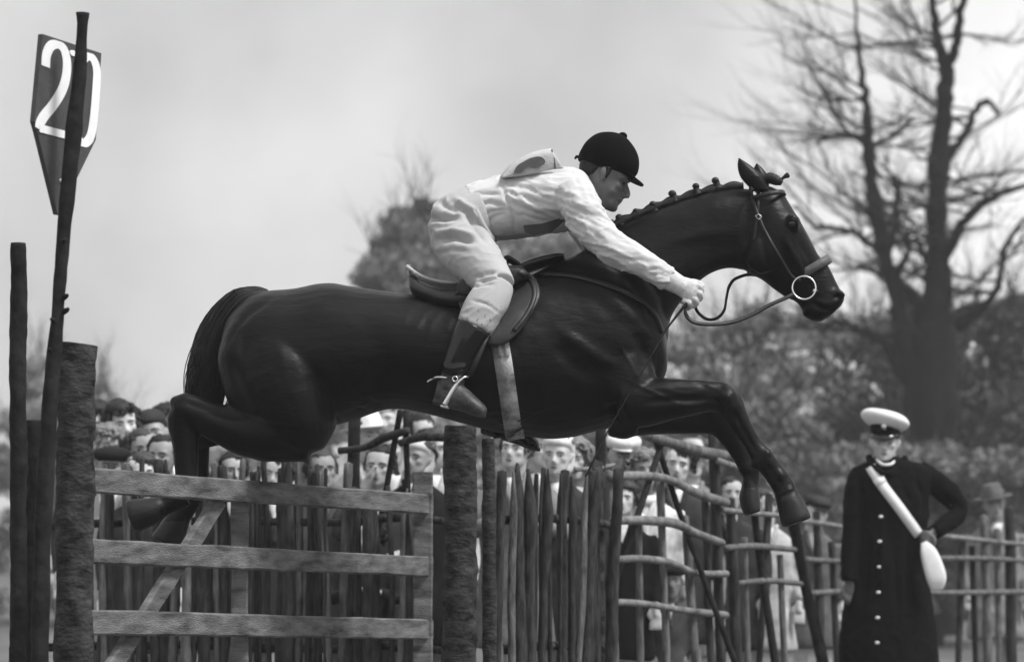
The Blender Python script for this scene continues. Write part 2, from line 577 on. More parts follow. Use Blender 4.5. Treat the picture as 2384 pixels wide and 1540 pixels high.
def bare_tree(name, label, limbs, d, twig_per=9, tl=1.6, lev=2, yspread=2.5, extra=None, left_bias=0.0):
    """limbs: list of px polylines with r px; the first starts at the ground"""
    base = P(limbs[0][0][0], limbs[0][0][1], d); base.z = 0
    rt = root(name, base, label, 'tree', 'bare and budding trees behind the course')
    T, Tw = [], []
    for li, L in enumerate(limbs):
        yo = 0 if li == 0 else random.uniform(-yspread, yspread) * .4
        pts = [P(x, y, d + yo * (i / max(len(L) - 1, 1))) for i, (x, y, r) in enumerate(L)]
        A = catmull(np.array([[*p, l[2] * d / F] for p, l in zip(pts, L)]), 5)
        A[:, :3] += rng.normal(size=(len(A), 3)) * .018; A[:, 3] *= .92 + .08 * rng.normal(size=len(A))
        T.append((A[:, :3], np.maximum(A[:, 3], .012)))
        if li == 0 and not extra: pass
        m = len(A)
        tot = np.linalg.norm(np.diff(A[:, :3], axis=0), axis=1).sum()
        for _ in range(int(twig_per * tot)):
            i = random.randrange(int(m * .1), m)
            if A[i, 2] < 4.2: continue
            s = random.choice((-1, 1)) if random.random() > left_bias else -1
            dr = Vector((s * random.uniform(.5, 1.2), random.uniform(-.9, .9), random.uniform(-.25, .5)))
            grow(Tw, tuple(A[i, :3]), dr, tl * random.uniform(.45, 1.3), min(A[i, 3] * .45, .028), lev, .14, .45, 4, .75)
    V, Q = tubes(T, 10)
    mk('trunk', V, Q, M_tree, rt)
    V, Q = tubes(Tw, 4)
    mk('crown', V, Q, M_twig, rt)
    return rt

D_T = 51.0
bare_tree('oak_tree', 'large bare forked tree with dark twin limbs beside the hedge at right', [
    [(2172, 1500, 66), (2170, 1100, 64), (2168, 900, 68), (2175, 760, 52), (2183, 660, 34), (2180, 560, 27), (2182, 440, 28), (2190, 330, 26), (2200, 230, 22), (2202, 165, 20), (2185, 100, 13), (2172, 30, 11), (2165, -60, 8)],
    [(2202, 165, 18), (2222, 110, 12), (2236, 50, 11), (2250, -60, 8)],
    [(2150, 900, 48), (2105, 800, 30), (2090, 700, 22), (2060, 600, 20), (2045, 520, 20), (2028, 420, 18), (2022, 330, 15), (2012, 230, 11), (2003, 150, 8), (1993, 60, 5), (1988, -30, 3)],
    [(2190, 610, 18), (2218, 560, 14), (2250, 510, 13), (2290, 470, 11), (2345, 445, 8), (2420, 420, 6)],
    [(2190, 400, 15), (2215, 350, 11), (2250, 310, 9), (2265, 265, 8), (2295, 235, 8), (2325, 262, 6)],
    [(2150, 720, 26), (2110, 670, 14), (2085, 650, 11), (2110, 590, 8), (2108, 540, 6)],
    [(2062, 600, 12), (2010, 555, 8), (1960, 530, 7), (1900, 525, 6), (1850, 480, 4)],
    [(2020, 340, 8), (2060, 325, 6), (2100, 300, 6), (2120, 270, 4)],
    [(2022, 330, 7), (1985, 315, 6), (1960, 310, 5), (1900, 335, 3)],
    [(2120, 880, 30), (2060, 800, 14), (2000, 770, 11), (1960, 750, 8), (1900, 770, 4)],
    [(2230, 760, 20), (2300, 700, 11), (2330, 640, 9), (2345, 560, 7), (2400, 500, 5)],
    [(2065, 600, 10), (2085, 500, 8), (2090, 440, 9), (2080, 415, 7)],
    [(2165, 640, 9), (2150, 590, 6), (2135, 560, 6), (2110, 565, 4)],
], D_T, twig_per=3.0, tl=1.75, left_bias=.4)

def bushy(name, label, lumps, d, mat_leaf, n, size, twigs=40, group='bushes and hedge trees behind the course', cat='bush', trunk=True, spread=2.0, dens=1.0):
    """lumps: (px, py, r px) foliage clumps"""
    cs, rs = [], []
    for (x, y, r) in lumps:
        for _ in range(5):
            yo = random.uniform(-spread, spread)
            cs.append(P(x + random.gauss(0, r * .35), y + random.gauss(0, r * .3), d + yo)); rs.append(r * d / F * random.uniform(.6, 1.25))
    if True:
        xs_ = [l[0] for l in lumps]; yb = max(l[1] for l in lumps)
        for yy in range(int(yb) + 50, 1430, 80):
            for xx in np.arange(min(xs_) - 20, max(xs_) + 40, 55):
                cs.append(P(xx + random.gauss(0, 20), yy + random.gauss(0, 20), d + random.uniform(-1, 1))); rs.append(48 * d / F)
        n = int(n * 1.5)
    bx = sum(l[0] for l in lumps) / len(lumps)
    base = P(bx, 1437, d); base.z = 0
    rt = root(name, base, label, cat, group)
    V, Q = leaves(cs, int(n * dens * 2.4), np.array(rs), size * .58)
    mk('crown', V, Q, mat_leaf, rt)
    T = []
    b0 = base
    st = P(bx, max(l[1] for l in lumps), d)
    T.append(([tuple(b0), tuple(b0.lerp(st, .6)), tuple(st)], [.16, .13, .08]))
    for c in cs[:len(lumps) * 5:max(1, len(lumps) * 5 // twigs)]:
        mid = st.lerp(c, .5) + Vector((random.uniform(-.4, .4), 0, random.uniform(0, .4)))
        T.append(([tuple(st), tuple(mid), tuple(c)], [.06, .035, .012]))
        grow(T, tuple(c), (c - st) + Vector((0, 0, .6)), random.uniform(.8, 1.7), .02, 1, .15, .5)
    V, Q = tubes(T, 5)
    mk('trunk', V, Q, M_twig, rt)
    return rt

# tree group behind the saddle
bushy('budding_tree', 'hazy budding tree behind the saddle and rider\'s seat', [(952, 500, 34), (975, 540, 40), (905, 570, 36), (960, 600, 55), (885, 625, 40), (1010, 640, 60), (930, 670, 60), (870, 690, 35), (1060, 600, 60), (1000, 720, 80), (930, 530, 40), (985, 490, 30), (1000, 580, 50), (920, 610, 50), (860, 650, 36), (955, 640, 60)], 66, M_leafmd, 7600, .11, twigs=18, cat='tree', spread=3)
bushy('budding_tree', 'pale hazy tree seen between the rider\'s chest and the withers', [(1180, 580, 40), (1240, 590, 45), (1300, 560, 40), (1350, 590, 45), (1270, 650, 70), (1160, 680, 70), (1400, 640, 70)], 75, M_leaflt, 4200, .13, cat='tree', spread=3)
bushy('budding_tree', 'distant pale tree left of the log post', [(84, 850, 22), (92, 900, 30), (80, 950, 34), (110, 980, 40), (60, 1000, 40)], 85, M_leaflt, 2500, .14, cat='tree')
bushy('budding_tree', 'small distant tree right of the log post behind the woman', [(235, 900, 18), (250, 945, 26), (225, 970, 30), (270, 1000, 34), (320, 1020, 34)], 85, M_leaflt, 2200, .13, cat='tree')
# hedge and bushes at right
bushy('hedge_bush', 'pale speckled thicket under the horse\'s muzzle', [(1640, 790, 40), (1700, 770, 42), (1780, 740, 45), (1860, 770, 50), (1740, 830, 70), (1830, 850, 70), (1660, 850, 60)], 66, M_leaflt, 2200, .13)
bushy('hedge_bush', 'grey thicket between the horse\'s knee and the forked tree', [(1920, 780, 50), (1990, 820, 60), (2050, 760, 40), (1900, 880, 70), (2000, 920, 80), (1950, 990, 70), (2060, 960, 60)], 58, M_leaflt, 2700, .12)
bushy('hedge_bush', 'dark dense hedge round the foot of the forked tree', [(2120, 760, 50), (2190, 780, 60), (2150, 860, 80), (2230, 860, 70), (2120, 960, 80), (2220, 980, 80), (2280, 920, 60), (2080, 860, 50)], 55, M_leafdk, 8500, .12)
bushy('hedge_bush', 'dark bush at the right edge beyond the forked tree', [(2280, 740, 45), (2330, 790, 55), (2370, 720, 60), (2330, 880, 70), (2390, 880, 80), (2310, 1000, 70), (2390, 1010, 80)], 57, M_leafdk, 6500, .12)
bushy('hedge_bush', 'grey hedge behind the horse\'s chest and raised forelegs', [(1590, 830, 50), (1640, 900, 60), (1720, 900, 60), (1600, 960, 70), (1700, 980, 70), (1800, 940, 60), (1790, 1020, 60), (1880, 1040, 60), (1560, 1040, 60)], 56, M_leaflt, 7000, .11)
bushy('hedge_bush', 'low grey bushes behind the officer in the white cap', [(1940, 1080, 60), (2020, 1070, 60), (2100, 1080, 60), (2180, 1080, 60), (2260, 1090, 60), (2340, 1100, 60), (2400, 1090, 60)], 48, M_leafmd, 7000, .1)
bushy('hedge_bush', 'low hedge behind the crowd below the horse\'s belly', [(700, 1000, 60), (800, 990, 60), (900, 1000, 60), (1000, 1010, 60), (1100, 1020, 60), (1200, 1030, 60), (1300, 1030, 60), (1420, 1050, 60)], 52, M_leaflt, 5200, .11)
bushy('hedge_bush', 'low hedge far behind the spectators at left', [(20, 1090, 60), (120, 1100, 60), (230, 1090, 60), (340, 1080, 60), (440, 1080, 60), (560, 1070, 60)], 60, M_leafmd, 4200, .11)

# =================================================================== SIGN, POSTS, GATE
def sgn(px, py):     # point on the number board's plane (board stands turned away, near edge at left)
    d = 10.25 + (px - 80) / (236 - 80) * .35
    return P(px, py, d)
srt = root('marker_pole', P(100, 1437, 10.35) * 1, 'rustic pole in front of the number board rising from the log post', 'pole')
srt.location.z = 0
pole = [P(193, 30, 10.3), P(190, 90, 10.3), P(184, 180, 10.3), P(172, 300, 10.3), P(158, 440, 10.3), P(150, 520, 10.3), P(143, 620, 10.3), P(134, 740, 10.3), P(124, 850, 10.3), P(112, 1000, 10.3), P(102, 1200, 10.3), P(95, 1400, 10.3), Vector((P(88, 1700, 10.3).x, 10.3, 0))]
V, Fc = log(pole, [.022, .017, .025, .027, .027, .024, .02, .022, .026, .028, .03, .03, .032], rough=.16)
mk('shaft', V, Fc, M_barkdk, srt)
for (x, y, s) in ((152, 722, 1), (126, 745, -1), (150, 690, 1), (146, 560, 1), (120, 815, -1)):
    V, Fc = chain3([P(x - 8 * s, y + 4, 10.3), P(x + 2 * s, y, 10.28), P(x + 7 * s, y - 4, 10.27)], [.012, .009, .006], 7, 2)
    mk('knot', V, Fc, M_barkdk, srt)

outline = [(99, 79), (236, 124), (223, 325), (168, 438), (146, 500), (134, 498), (87, 306), (80, 282)]
rt = root('number_board', P(150, 300, 10.42), 'dark pointed fence board with white number 20', 'sign')
fr = [sgn(*p) for p in outline]
bn = (fr[1] - fr[0]).cross(fr[7] - fr[0]).normalized()
if bn.y > 0: bn = -bn
n = len(fr)
V = [p for p in fr] + [p - bn * .018 for p in fr]
Fc = [tuple(range(n)), tuple(range(2 * n - 1, n - 1, -1))] + [(i, i + n, (i + 1) % n + n, (i + 1) % n) for i in range(n)]
mk('board', V, Fc, M_sign, rt, smooth=False)
def stroke(pts, w, sub=6):
    pts = catmull(np.array(pts, float), sub) if len(pts) > 2 else np.array(pts, float)
    c = [sgn(*p) + bn * .003 for p in pts]
    Vv, Ff = [], []
    for i, q in enumerate(c):
        t = (c[min(i + 1, len(c) - 1)] - c[max(i - 1, 0)]).normalized()
        s = t.cross(bn).normalized()
        hs = (fr[1] - fr[0]).normalized()
        # the paint is foreshortened with the board: widen along the board's own width
        k = w / 2 * (1 + .9 * abs(s.dot(hs)))
        for off in (s * k, -s * k):
            Vv.append(q + off)
            Vv.append(q + off - bn * .0015)
    for i in range(len(c) - 1):
        a = i * 4
        Ff += [(a, a + 2, a + 6, a + 4), (a + 1, a + 5, a + 7, a + 3), (a, a + 4, a + 5, a + 1), (a + 2, a + 3, a + 7, a + 6)]
    return Vv, Ff
V, Fc = stroke([(105, 155), (107, 128), (117, 108), (132, 104), (146, 114), (154, 140), (153, 175), (143, 210), (122, 245), (103, 268), (93, 285), (90, 301)], .025)
V2_, F2_ = stroke([(90, 298), (120, 306), (151, 314)], .026)
V2_ = [v + bn * .0012 for v in V2_]
mk('digit_two', list(V) + list(V2_), list(Fc) + [tuple(q + len(V) for q in f) for f in F2_], M_white, rt, smooth=False)
V, Fc = stroke([(201, 130), (215, 138), (224, 165), (222, 215), (217, 275), (210, 315), (199, 331), (188, 330), (180, 312), (181, 250), (186, 190), (190, 145), (201, 130)], .024)
mk('digit_zero', V, Fc, M_white, rt, smooth=False)
def disc(px, py, r, m, nm, par, d=None):
    c = sgn(px, py) + bn * .006
    a = (fr[1] - fr[0]).normalized(); b = bn.cross(a).normalized()
    k = 12
    Vv = [c] + [c + a * (r * 1.7 * math.cos(2 * math.pi * i / k)) + b * (r * math.sin(2 * math.pi * i / k)) for i in range(k)] 
    Vv += [v - bn * .005 for v in Vv]
    Ff = [(0, 1 + i, 1 + (i + 1) % k) for i in range(k)] + [(1 + i, k + 2 + i, k + 2 + (i + 1) % k, 1 + (i + 1) % k) for i in range(k)]
    mk(nm, Vv, Ff, m, par, smooth=False)
disc(167, 124, .010, M_white, 'fixing', rt)
disc(143, 421, .008, M_white, 'fixing', rt)

def post(name, label, px, top, rpx, d, m, lean=0.0, cat='post', group=None, rough=.08, taper=1.15, tilt=0.0):
    """round post from ground to px top; lean = px shift towards the ground"""
    tp = P(px, top, d); r = rpx * d / F
    bx = P(px + lean, 1437, d).x
    zs = np.linspace(tp.z, -.1, 9)
    pts = [Vector((tp.x + (bx - tp.x) * (tp.z - z) / tp.z, d + random.uniform(-.01, .01), z)) for z in zs]
    rad = [r * (1 + (taper - 1) * i / 8) * random.uniform(.95, 1.05) for i in range(9)]
    V, Fc = log(pts, rad, 28, 14, rough * 1.5)
    # saw the top flat (slightly tilted)
    V = np.array(V)
    hi = V[:, 2] > tp.z - .002
    V[hi, 2] = tp.z + (V[hi, 0] - tp.x) * tilt
    o = mk(name, V, Fc, m, None)
    setup(o, label, cat, group)
    return o
post('log_post', 'thick bark covered log post with sawn top beside the number pole', 181, 800, 44, 10.6, M_bark, lean=-15, taper=1.05, rough=.10, tilt=-.12)
post('stake_post', 'tall thin dark post at the left edge', 43, 566, 19, 10.9, M_barkdk, lean=-2, rough=.12)
post('stake_post', 'shorter dark stake between the tall left post and the number pole', 84, 978, 24, 11.1, M_barkdk, lean=-4, rough=.12)
post('log_post', 'bark covered log post at the far end of the gate', 1070, 990, 38, 13.9, M_bark, lean=0, rough=.09)
post('stake_post', 'slimmer rough post just right of the gate end log', 1137, 1020, 15, 14.1, M_bark, lean=2, rough=.12)

# gate of sawn rails
gA, gB = (10.62, 13.55)
grt = root('rail_gate', (P(600, 1300, 12.1).x, 12.1, 0), 'sawn timber rail gate under the jumping horse', 'gate')
def gp(px, py, off=0.0):
    # depth along the gate's line for a given px (perspective-correct)
    xa, xb = P(207, 0, gA).x, P(985, 0, gB).x
    # solve point on line from (xa,gA) to (xb,gB) seen at px
    s = (px - CX) / F
    t = (s * gA - xa) / ((xb - xa) - s * (gB - gA))
    d = gA + (gB - gA) * t
    return P(px, py, d + off)
for (ya, yb) in ((1116, 1173), (1281, 1318), (1446, 1463)):
    V, Fc = beam(gp(196, ya), gp(1000, yb), .086, .035, .0025, 16)
    mk('rail', V, Fc, M_plank, grt, smooth=False)
for (px, top, w, off) in ((984, 1098, .075, .05),):
    a = gp(px, top, off); b = Vector((a.x, a.y, 0.0))
    V, Fc = beam(a, b, .085, .06, .002, 10)
    mk('stile', V, Fc, M_plank, grt, smooth=False)
V, Fc = beam(gp(512, 1160, .07), gp(255, 1560, .07), .075, .03, .002, 10)
mk('brace', V, Fc, M_plank, grt, smooth=False)
a = gp(558, 1165, .15); V, Fc = beam(a, Vector((a.x, a.y, 0)), .065, .04, .002, 10)
mk('upright', V, Fc, M_plank, grt, smooth=False)
# knots and nails in the rails
for (px, py) in ((262, 1100), (640, 1142), (760, 1156), (520, 1128), (700, 1298), (330, 1290), (222, 1116), (222, 1282), (600, 1452), (380, 1450), (455, 1306), (585, 1309), (830, 1310), (880, 1162), (300, 1126), (965, 1172), (965, 1318)):
    c = gp(px, py) + Vector((-.012, -.024, 0))
    kr = random.uniform(.004, .011); V, Fc = ball(c, kr * 1.1, .005, kr, 10)
    mk('nail_knot', V, Fc, M_barkdk, grt)

# paling fence behind the gate
PAL = []
for k in range(8):
    zs = np.linspace(1.34, -.05, 8)
    ph = random.random() * 9
    pts = [Vector((.018 * math.sin(z * 2.3 + ph) + .008 * math.sin(z * 7 + ph), .01 * math.cos(z * 3 + ph), z)) for z in zs]
    r = random.uniform(.021, .031)
    V, Fc = log(pts, [r * ((.35 if k % 3 == 0 else .85) if i == 0 else 1) * random.uniform(.88, 1.12) for i in range(8)], (4, 8, 5, 7)[k % 4], 3, .2)
    if k % 2: V[:, 1] *= .65
    me = bpy.data.meshes.new('paling')
    me.from_pydata(V.tolist(), [], Fc); me.materials.append(M_stake if k % 4 else M_stakelt)
    me.polygons.foreach_set('use_smooth', np.ones(len(me.polygons), dtype=bool))
    PAL.append(me)
def palings(label, x0, x1, d0, d1, ytop, step=(22, 34), gaps=()):
    c = P((x0 + x1) / 2, 1437, (d0 + d1) / 2); c.z = 0
    rt = root('paling_fence', c, label, 'fence')
    x = x0
    while x < x1:
        t = (x - x0) / (x1 - x0); d = d0 + (d1 - d0) * t
        if not any(a < x < b for a, b in gaps):
            o = bpy.data.objects.new('paling', random.choice(PAL)); COL.objects.link(o)
            z = P(0, ytop + random.uniform(-14, 18), d).z
            q = P(x, 1437, d + random.uniform(-.03, .03))
            o.location = (q.x - c.x, q.y - c.y, 0)
            o.rotation_euler = (random.uniform(-.02, .02), random.uniform(-.05, .05), random.uniform(0, 6.28))
            kk = random.uniform(.6, 1.15); o.scale = (kk, kk, z / 1.34)
            o.parent = rt
        x += random.uniform(*step)
    for zz in (.45, 1.05):
        a, b = P(x0, 1437, d0 + .06), P(x1, 1437, d1 + .06); a.z = b.z = zz
        mid = a.lerp(b, .5) + Vector((0, 0, .02))
        V, Fc = log([a, mid, b], [.022, .02, .018], 8, 5, .1)
        mk('wire_rail', V, Fc, M_stake, rt)
    return rt
palings('close row of dark chestnut palings behind the gate', 28, 800, 15.3, 14.6, 1082, (12, 22))
palings('short row of palings behind the gate end below the arch of the belly', 800, 1030, 14.6, 14.3, 1132, (18, 34))
palings('row of chestnut palings right of the gate end log', 1152, 1420, 14.2, 14.9, 1092, (10, 19))

# rustic wing fence to the right and under the belly
def wing(label, d0, d1, x0, x1, parts):
    c = P((x0 + x1) / 2, 1437, (d0 + d1) / 2); c.z = 0
    rt = root('rustic_fence', c, label, 'fence')
    def dd(x): return d0 + (d1 - d0) * (x - x0) / (x1 - x0)
    for kind, pts, r, m, off in parts:
        Q = [P(x, y, dd(x) + off) for x, y in pts]
        if kind in ('post', 'stake'):
            last = Q[-1].copy()
            dirn = (Q[-1] - Q[0])
            k = last.z / max(-dirn.z, .05)
            Q.append(Vector((last.x + dirn.x * k, last.y, -.05)))
            m0 = Q[-2].lerp(Q[-1], .5); Q.insert(-1, m0)
        if len(Q) == 2: Q.insert(1, Q[0].lerp(Q[1], .5) + Vector((0, 0, .01)))
        rr = [r * Q[0].y / F * random.uniform(.88, 1.12) for _ in Q]
        V, Fc = log(Q, rr, 10, 5, .14)
        mk(kind, V, Fc, m, rt)
    return rt
wing('rustic branch fence right of the palings with crooked rails', 15.0, 16.6, 1390, 1690, [
    ('post', [(1386, 1075), (1390, 1370)], 17, M_bark, 0), ('post', [(1417, 1098), (1424, 1370)], 13, M_stakelt, .05),
    ('post', [(1660, 1005), (1672, 1370)], 13, M_stake, .05),
    ('rail', [(1420, 1108), (1500, 1106), (1560, 1116), (1620, 1146), (1690, 1168)], 11, M_branch, -.05),
    ('rail', [(1424, 1210), (1500, 1210), (1570, 1217), (1620, 1240), (1680, 1262)], 11, M_branch, -.05),
    ('rail', [(1424, 1302), (1490, 1299), (1560, 1308), (1620, 1332), (1690, 1334)], 9, M_branch, -.05),
    ('rail', [(1424, 1400), (1500, 1404), (1600, 1420), (1690, 1430)], 9, M_branch, -.05),
    ('rail', [(1505, 1012), (1580, 1035), (1640, 1052), (1690, 1060)], 13, M_stakelt, -.03),
    ('stake', [(1545, 1015), (1478, 1215)], 8, M_barkdk, .03), ('stake', [(1522, 1010), (1590, 1215)], 8, M_barkdk, .03),
    ('stake', [(1486, 1215), (1488, 1370)], 8, M_stakelt, .07), ('stake', [(1536, 1120), (1545, 1370)], 9, M_stakelt, .07),
    ('stake', [(1594, 1200), (1606, 1370)], 10, M_stakelt, .07), ('stake', [(1640, 1150), (1648, 1370)], 9, M_stake, .07),
])
wing('rustic branch fence below the horse\'s outstretched forelegs', 16.6, 18.3, 1690, 1900, [
    ('post', [(1842, 1190), (1876, 1370)], 13, M_barkdk, -.1), ('post', [(1700, 1160), (1708, 1370)], 12, M_stake, 0),
    ('rail', [(1672, 1072), (1720, 1088), (1780, 1098)], 9, M_branch, -.05),
    ('rail', [(1685, 1186), (1760, 1194), (1838, 1200)], 7, M_branch, -.05),
    ('rail', [(1690, 1274), (1760, 1270), (1850, 1278)], 8, M_stakelt, -.05),
    ('rail', [(1720, 1356), (1790, 1350), (1870, 1358)], 7, M_stakelt, -.05),
    ('stake', [(1748, 1130), (1766, 1280)], 9, M_barkdk, .05), ('stake', [(1790, 1150), (1778, 1370)], 9, M_stake, .05), ('stake', [(1732, 1250), (1735, 1370)], 8, M_stakelt, .05), ('stake', [(1815, 1290), (1818, 1370)], 8, M_stakelt, .05),
])
wing('rustic branch fence passing behind the officer to the right edge', 19.4, 21.5, 1880, 2400, [
    ('rail', [(1862, 1212), (1920, 1218), (1985, 1230), (2060, 1236), (2160, 1244), (2230, 1250), (2340, 1262), (2400, 1266)], 6, M_branch, -.05),
    ('rail', [(1870, 1300), (1960, 1305), (2100, 1300), (2270, 1298), (2400, 1304)], 7, M_stakelt, -.05),
    ('rail', [(1870, 1380), (1990, 1375), (2200, 1378), (2400, 1376)], 7, M_stakelt, -.05),
    ('post', [(1900, 1190), (1905, 1370)], 10, M_stake, 0), ('post', [(2290, 1200), (2294, 1370)], 11, M_stakelt, 0), ('post', [(2350, 1180), (2352, 1370)], 12, M_stake, 0),
    ('stake', [(1935, 1260), (1940, 1370)], 8, M_stake, .04), ('stake', [(2240, 1240), (2236, 1370)], 8, M_stake, .04), ('stake', [(2320, 1230), (2322, 1370)], 8, M_stakelt, .04), ('stake', [(2262, 1270), (2265, 1370)], 7, M_barkdk, .04),
])
wing('rustic branch fence seen through the arch under the belly', 15.4, 15.0, 780, 1030, [
    ('post', [(826, 955), (818, 1370)], 14, M_barkdk, 0),
    ('stake', [(932, 955), (900, 1130)], 7, M_barkdk, -.02), ('stake', [(944, 955), (948, 1130)], 8, M_barkdk, -.04),
    ('rail', [(790, 1048), (850, 1040), (890, 1020), (950, 1000)], 9, M_stake, -.06),
    ('rail', [(930, 1030), (985, 1016), (1040, 1018)], 9, M_stake, -.06),
])
wing('single rough post and rail behind the horse\'s girth', 15.2, 15.4, 1390, 1410, [
    ('post', [(1398, 985), (1394, 1370)], 12, M_barkdk, 0),
    ('rail', [(1340, 1092), (1395, 1088), (1430, 1080)], 5, M_branch, -.06),
])

# =================================================================== HORSE
horse = root('jumping_horse', (P(1000, 1437).x, 12.0, 0), 'dark braided bay horse in mid leap over the rail gate', 'horse')
trunk = secs_px([
    ((521, 775), (518, 850), .09), ((532, 738), (528, 890), .17), ((562, 704), (556, 930), .235), ((610, 680), (606, 955), .275), ((690, 673), (690, 985), .295), ((764, 658), (770, 990), .30),
    ((838, 670), (850, 968), .30), ((930, 682), (918, 950), .305), ((1020, 690), (1010, 968), .315), ((1110, 688), (1108, 994), .32),
    ((1195, 660), (1200, 1012), .31), ((1270, 622), (1288, 1021), .285), ((1330, 596), (1385, 1004), .255), ((1400, 590), (1462, 975), .235), ((1465, 640), (1515, 930), .20), ((1530, 730), (1545, 880), .13), ((1550, 790), (1552, 850), .07)])
neck = secs_px([
    ((1300, 610), (1450, 920), .18), ((1345, 588), (1535, 850), .165), ((1385, 566), (1554, 790), .15), ((1432, 530), (1560, 742), .13), ((1500, 498), (1596, 688), .112), ((1570, 473), (1645, 640), .097), ((1640, 450), (1692, 623), .088), ((1700, 440), (1738, 628), .084), ((1750, 440), (1768, 610), .082)])
head = secs_px([
    ((1790, 432), (1722, 500), .075), ((1818, 444), (1722, 585), .10), ((1830, 458), (1730, 622), .108), ((1848, 490), (1750, 638), .112), ((1866, 522), (1776, 653), .105), ((1885, 556), (1803, 673), .085), ((1906, 594), (1830, 692), .066), ((1926, 616), (1850, 701), .057),
    ((1942, 646), (1864, 716), .055), ((1957, 674), (1874, 738), .060), ((1966, 692), (1898, 746), .056), ((1956, 714), (1926, 740), .034)])
def leg(yo, L): return [(x, y, r, yo + dy) for x, y, r, dy in L]
NE, FA = -.15, .17
parts = [loft(trunk, 36, 4), loft(neck, 28, 4), loft(head, 28, 4, 2.2)]
# haunches and hind legs
for yo, dx, dy in ((-.16, 0, 0), (.16, 26, 8)):
    parts.append(chain_px([(640, 735, 50, yo * .4, .09), (636, 800, 95, yo * .75, .15), (655, 880, 112, yo, .17), (690, 960, 95, yo * 1.05, .16), (712, 1015, 74, yo * 1.1, .13), (720, 1050, 34, yo * 1.1, .08)], n=22))
    parts.append(chain_px([(722, 1010, 66, yo * 1.1, .105), (650, 1006, 68, yo * 1.1, .11), (580 + dx, 1003 + dy, 62, yo * 1.05, .10), (510 + dx, 985 + dy, 46, yo, .075), (455 + dx, 958 + dy, 37, yo, .055), (425 + dx, 948 + dy, 36, yo, .05), (408 + dx, 950 + dy, 26, yo, .045)], n=18))
    parts.append(chain_px([(418 + dx, 938 + dy, 13, yo, .03), (420 + dx, 965 + dy, 32, yo, .042), (428 + dx, 1010 + dy, 33, yo, .036), (432 + dx, 1060 + dy, 30, yo, .03), (434 + dx, 1110 + dy, 28, yo, .03), (430 + dx, 1145 + dy, 31, yo, .036)], n=16))
    if yo < 0:
        parts.append(chain_px([(430, 1150, 30, yo, .036), (405, 1165, 25, yo, .032), (375, 1178, 24, yo, .034)], n=14))
        parts.append(chain_px([(380, 1175, 26, yo, .042), (350, 1188, 32, yo, .055), (308, 1200, 40, yo, .062), (302, 1202, 36, yo, .056)], n=16))
    else:
        parts.append(chain_px([(444, 1150, 30, yo, .036), (430, 1185, 25, yo, .032), (415, 1208, 24, yo, .034)], n=14))
        parts.append(chain_px([(418, 1202, 26, yo, .042), (404, 1228, 32, yo, .055), (388, 1262, 40, yo, .062), (386, 1266, 36, yo, .056)], n=16))
    parts.append(chain_px([(600, 740, 30, yo * .5, .08), (566, 780, 42, yo * .75, .115), (556, 820, 48, yo * .85, .13), (562, 870, 50, yo * .9, .13), (580, 915, 54, yo, .12), (610, 960, 55, yo, .11)], n=18))
# shoulder and forelegs
parts.append(chain_px([(1400, 760, 60, -.13, .07), (1440, 850, 78, -.15, .08), (1470, 920, 66, -.15, .085)], n=18))
parts.append(chain_px([(1400, 760, 60, .13, .07), (1440, 850, 78, .15, .08), (1470, 940, 66, .15, .085)], n=18))
nf = -.16
parts.append(chain_px([(1440, 930, 66, nf, .085), (1510, 934, 58, nf, .08), (1580, 926, 47, nf, .066), (1640, 922, 38, nf, .052), (1676, 924, 37, nf, .05), (1697, 940, 36, nf, .05), (1712, 966, 29, nf, .04), (1732, 1000, 23, nf, .032), (1754, 1036, 22, nf, .03), (1772, 1062, 27, nf, .036), (1788, 1082, 25, nf, .034)], n=18))
parts.append(chain_px([(1772, 1060, 26, nf, .034), (1800, 1098, 25, nf, .03), (1820, 1126, 26, nf, .033), (1832, 1148, 27, nf, .036)], n=14))
parts.append(chain_px([(1826, 1140, 25, nf, .042), (1838, 1168, 31, nf, .052), (1852, 1208, 36, nf, .06), (1855, 1216, 33, nf, .056)], n=16))
ff = .17
parts.append(chain_px([(1440, 958, 62, ff, .085), (1510, 962, 50, ff, .078), (1580, 966, 43, ff, .062), (1635, 970, 39, ff, .052), (1668, 977, 37, ff, .05), (1690, 994, 34, ff, .046), (1705, 1020, 27, ff, .036), (1722, 1050, 23, ff, .03), (1738, 1078, 25, ff, .032), (1750, 1096, 25, ff, .034)], n=18))
parts.append(chain_px([(1744, 1090, 24, ff, .032), (1748, 1112, 20, ff, .03), (1744, 1135, 20, ff, .034)], n=14))
parts.append(chain_px([(1746, 1130, 20, ff, .04), (1744, 1155, 25, ff, .05), (1750, 1190, 22, ff, .054), (1752, 1196, 16, ff, .05)], n=16))
for (x, y, r, yo, w) in ((1690, 926, 27, -.195, .03), (1702, 944, 24, -.19, .03), (1662, 962, 26, .135, .03), (1782, 1056, 17, nf, .042), (1762, 1076, 18, nf, .036), (1812, 1108, 20, nf, .04), (1736, 1088, 20, ff, .04), (1742, 1124, 18, ff, .038), (411, 937, 17, -.16, .036), (436, 1132, 24, -.16, .042)):
    c = P(x, y, 12 + yo); parts.append(ball(c, r / 600, w, r / 600, 12))
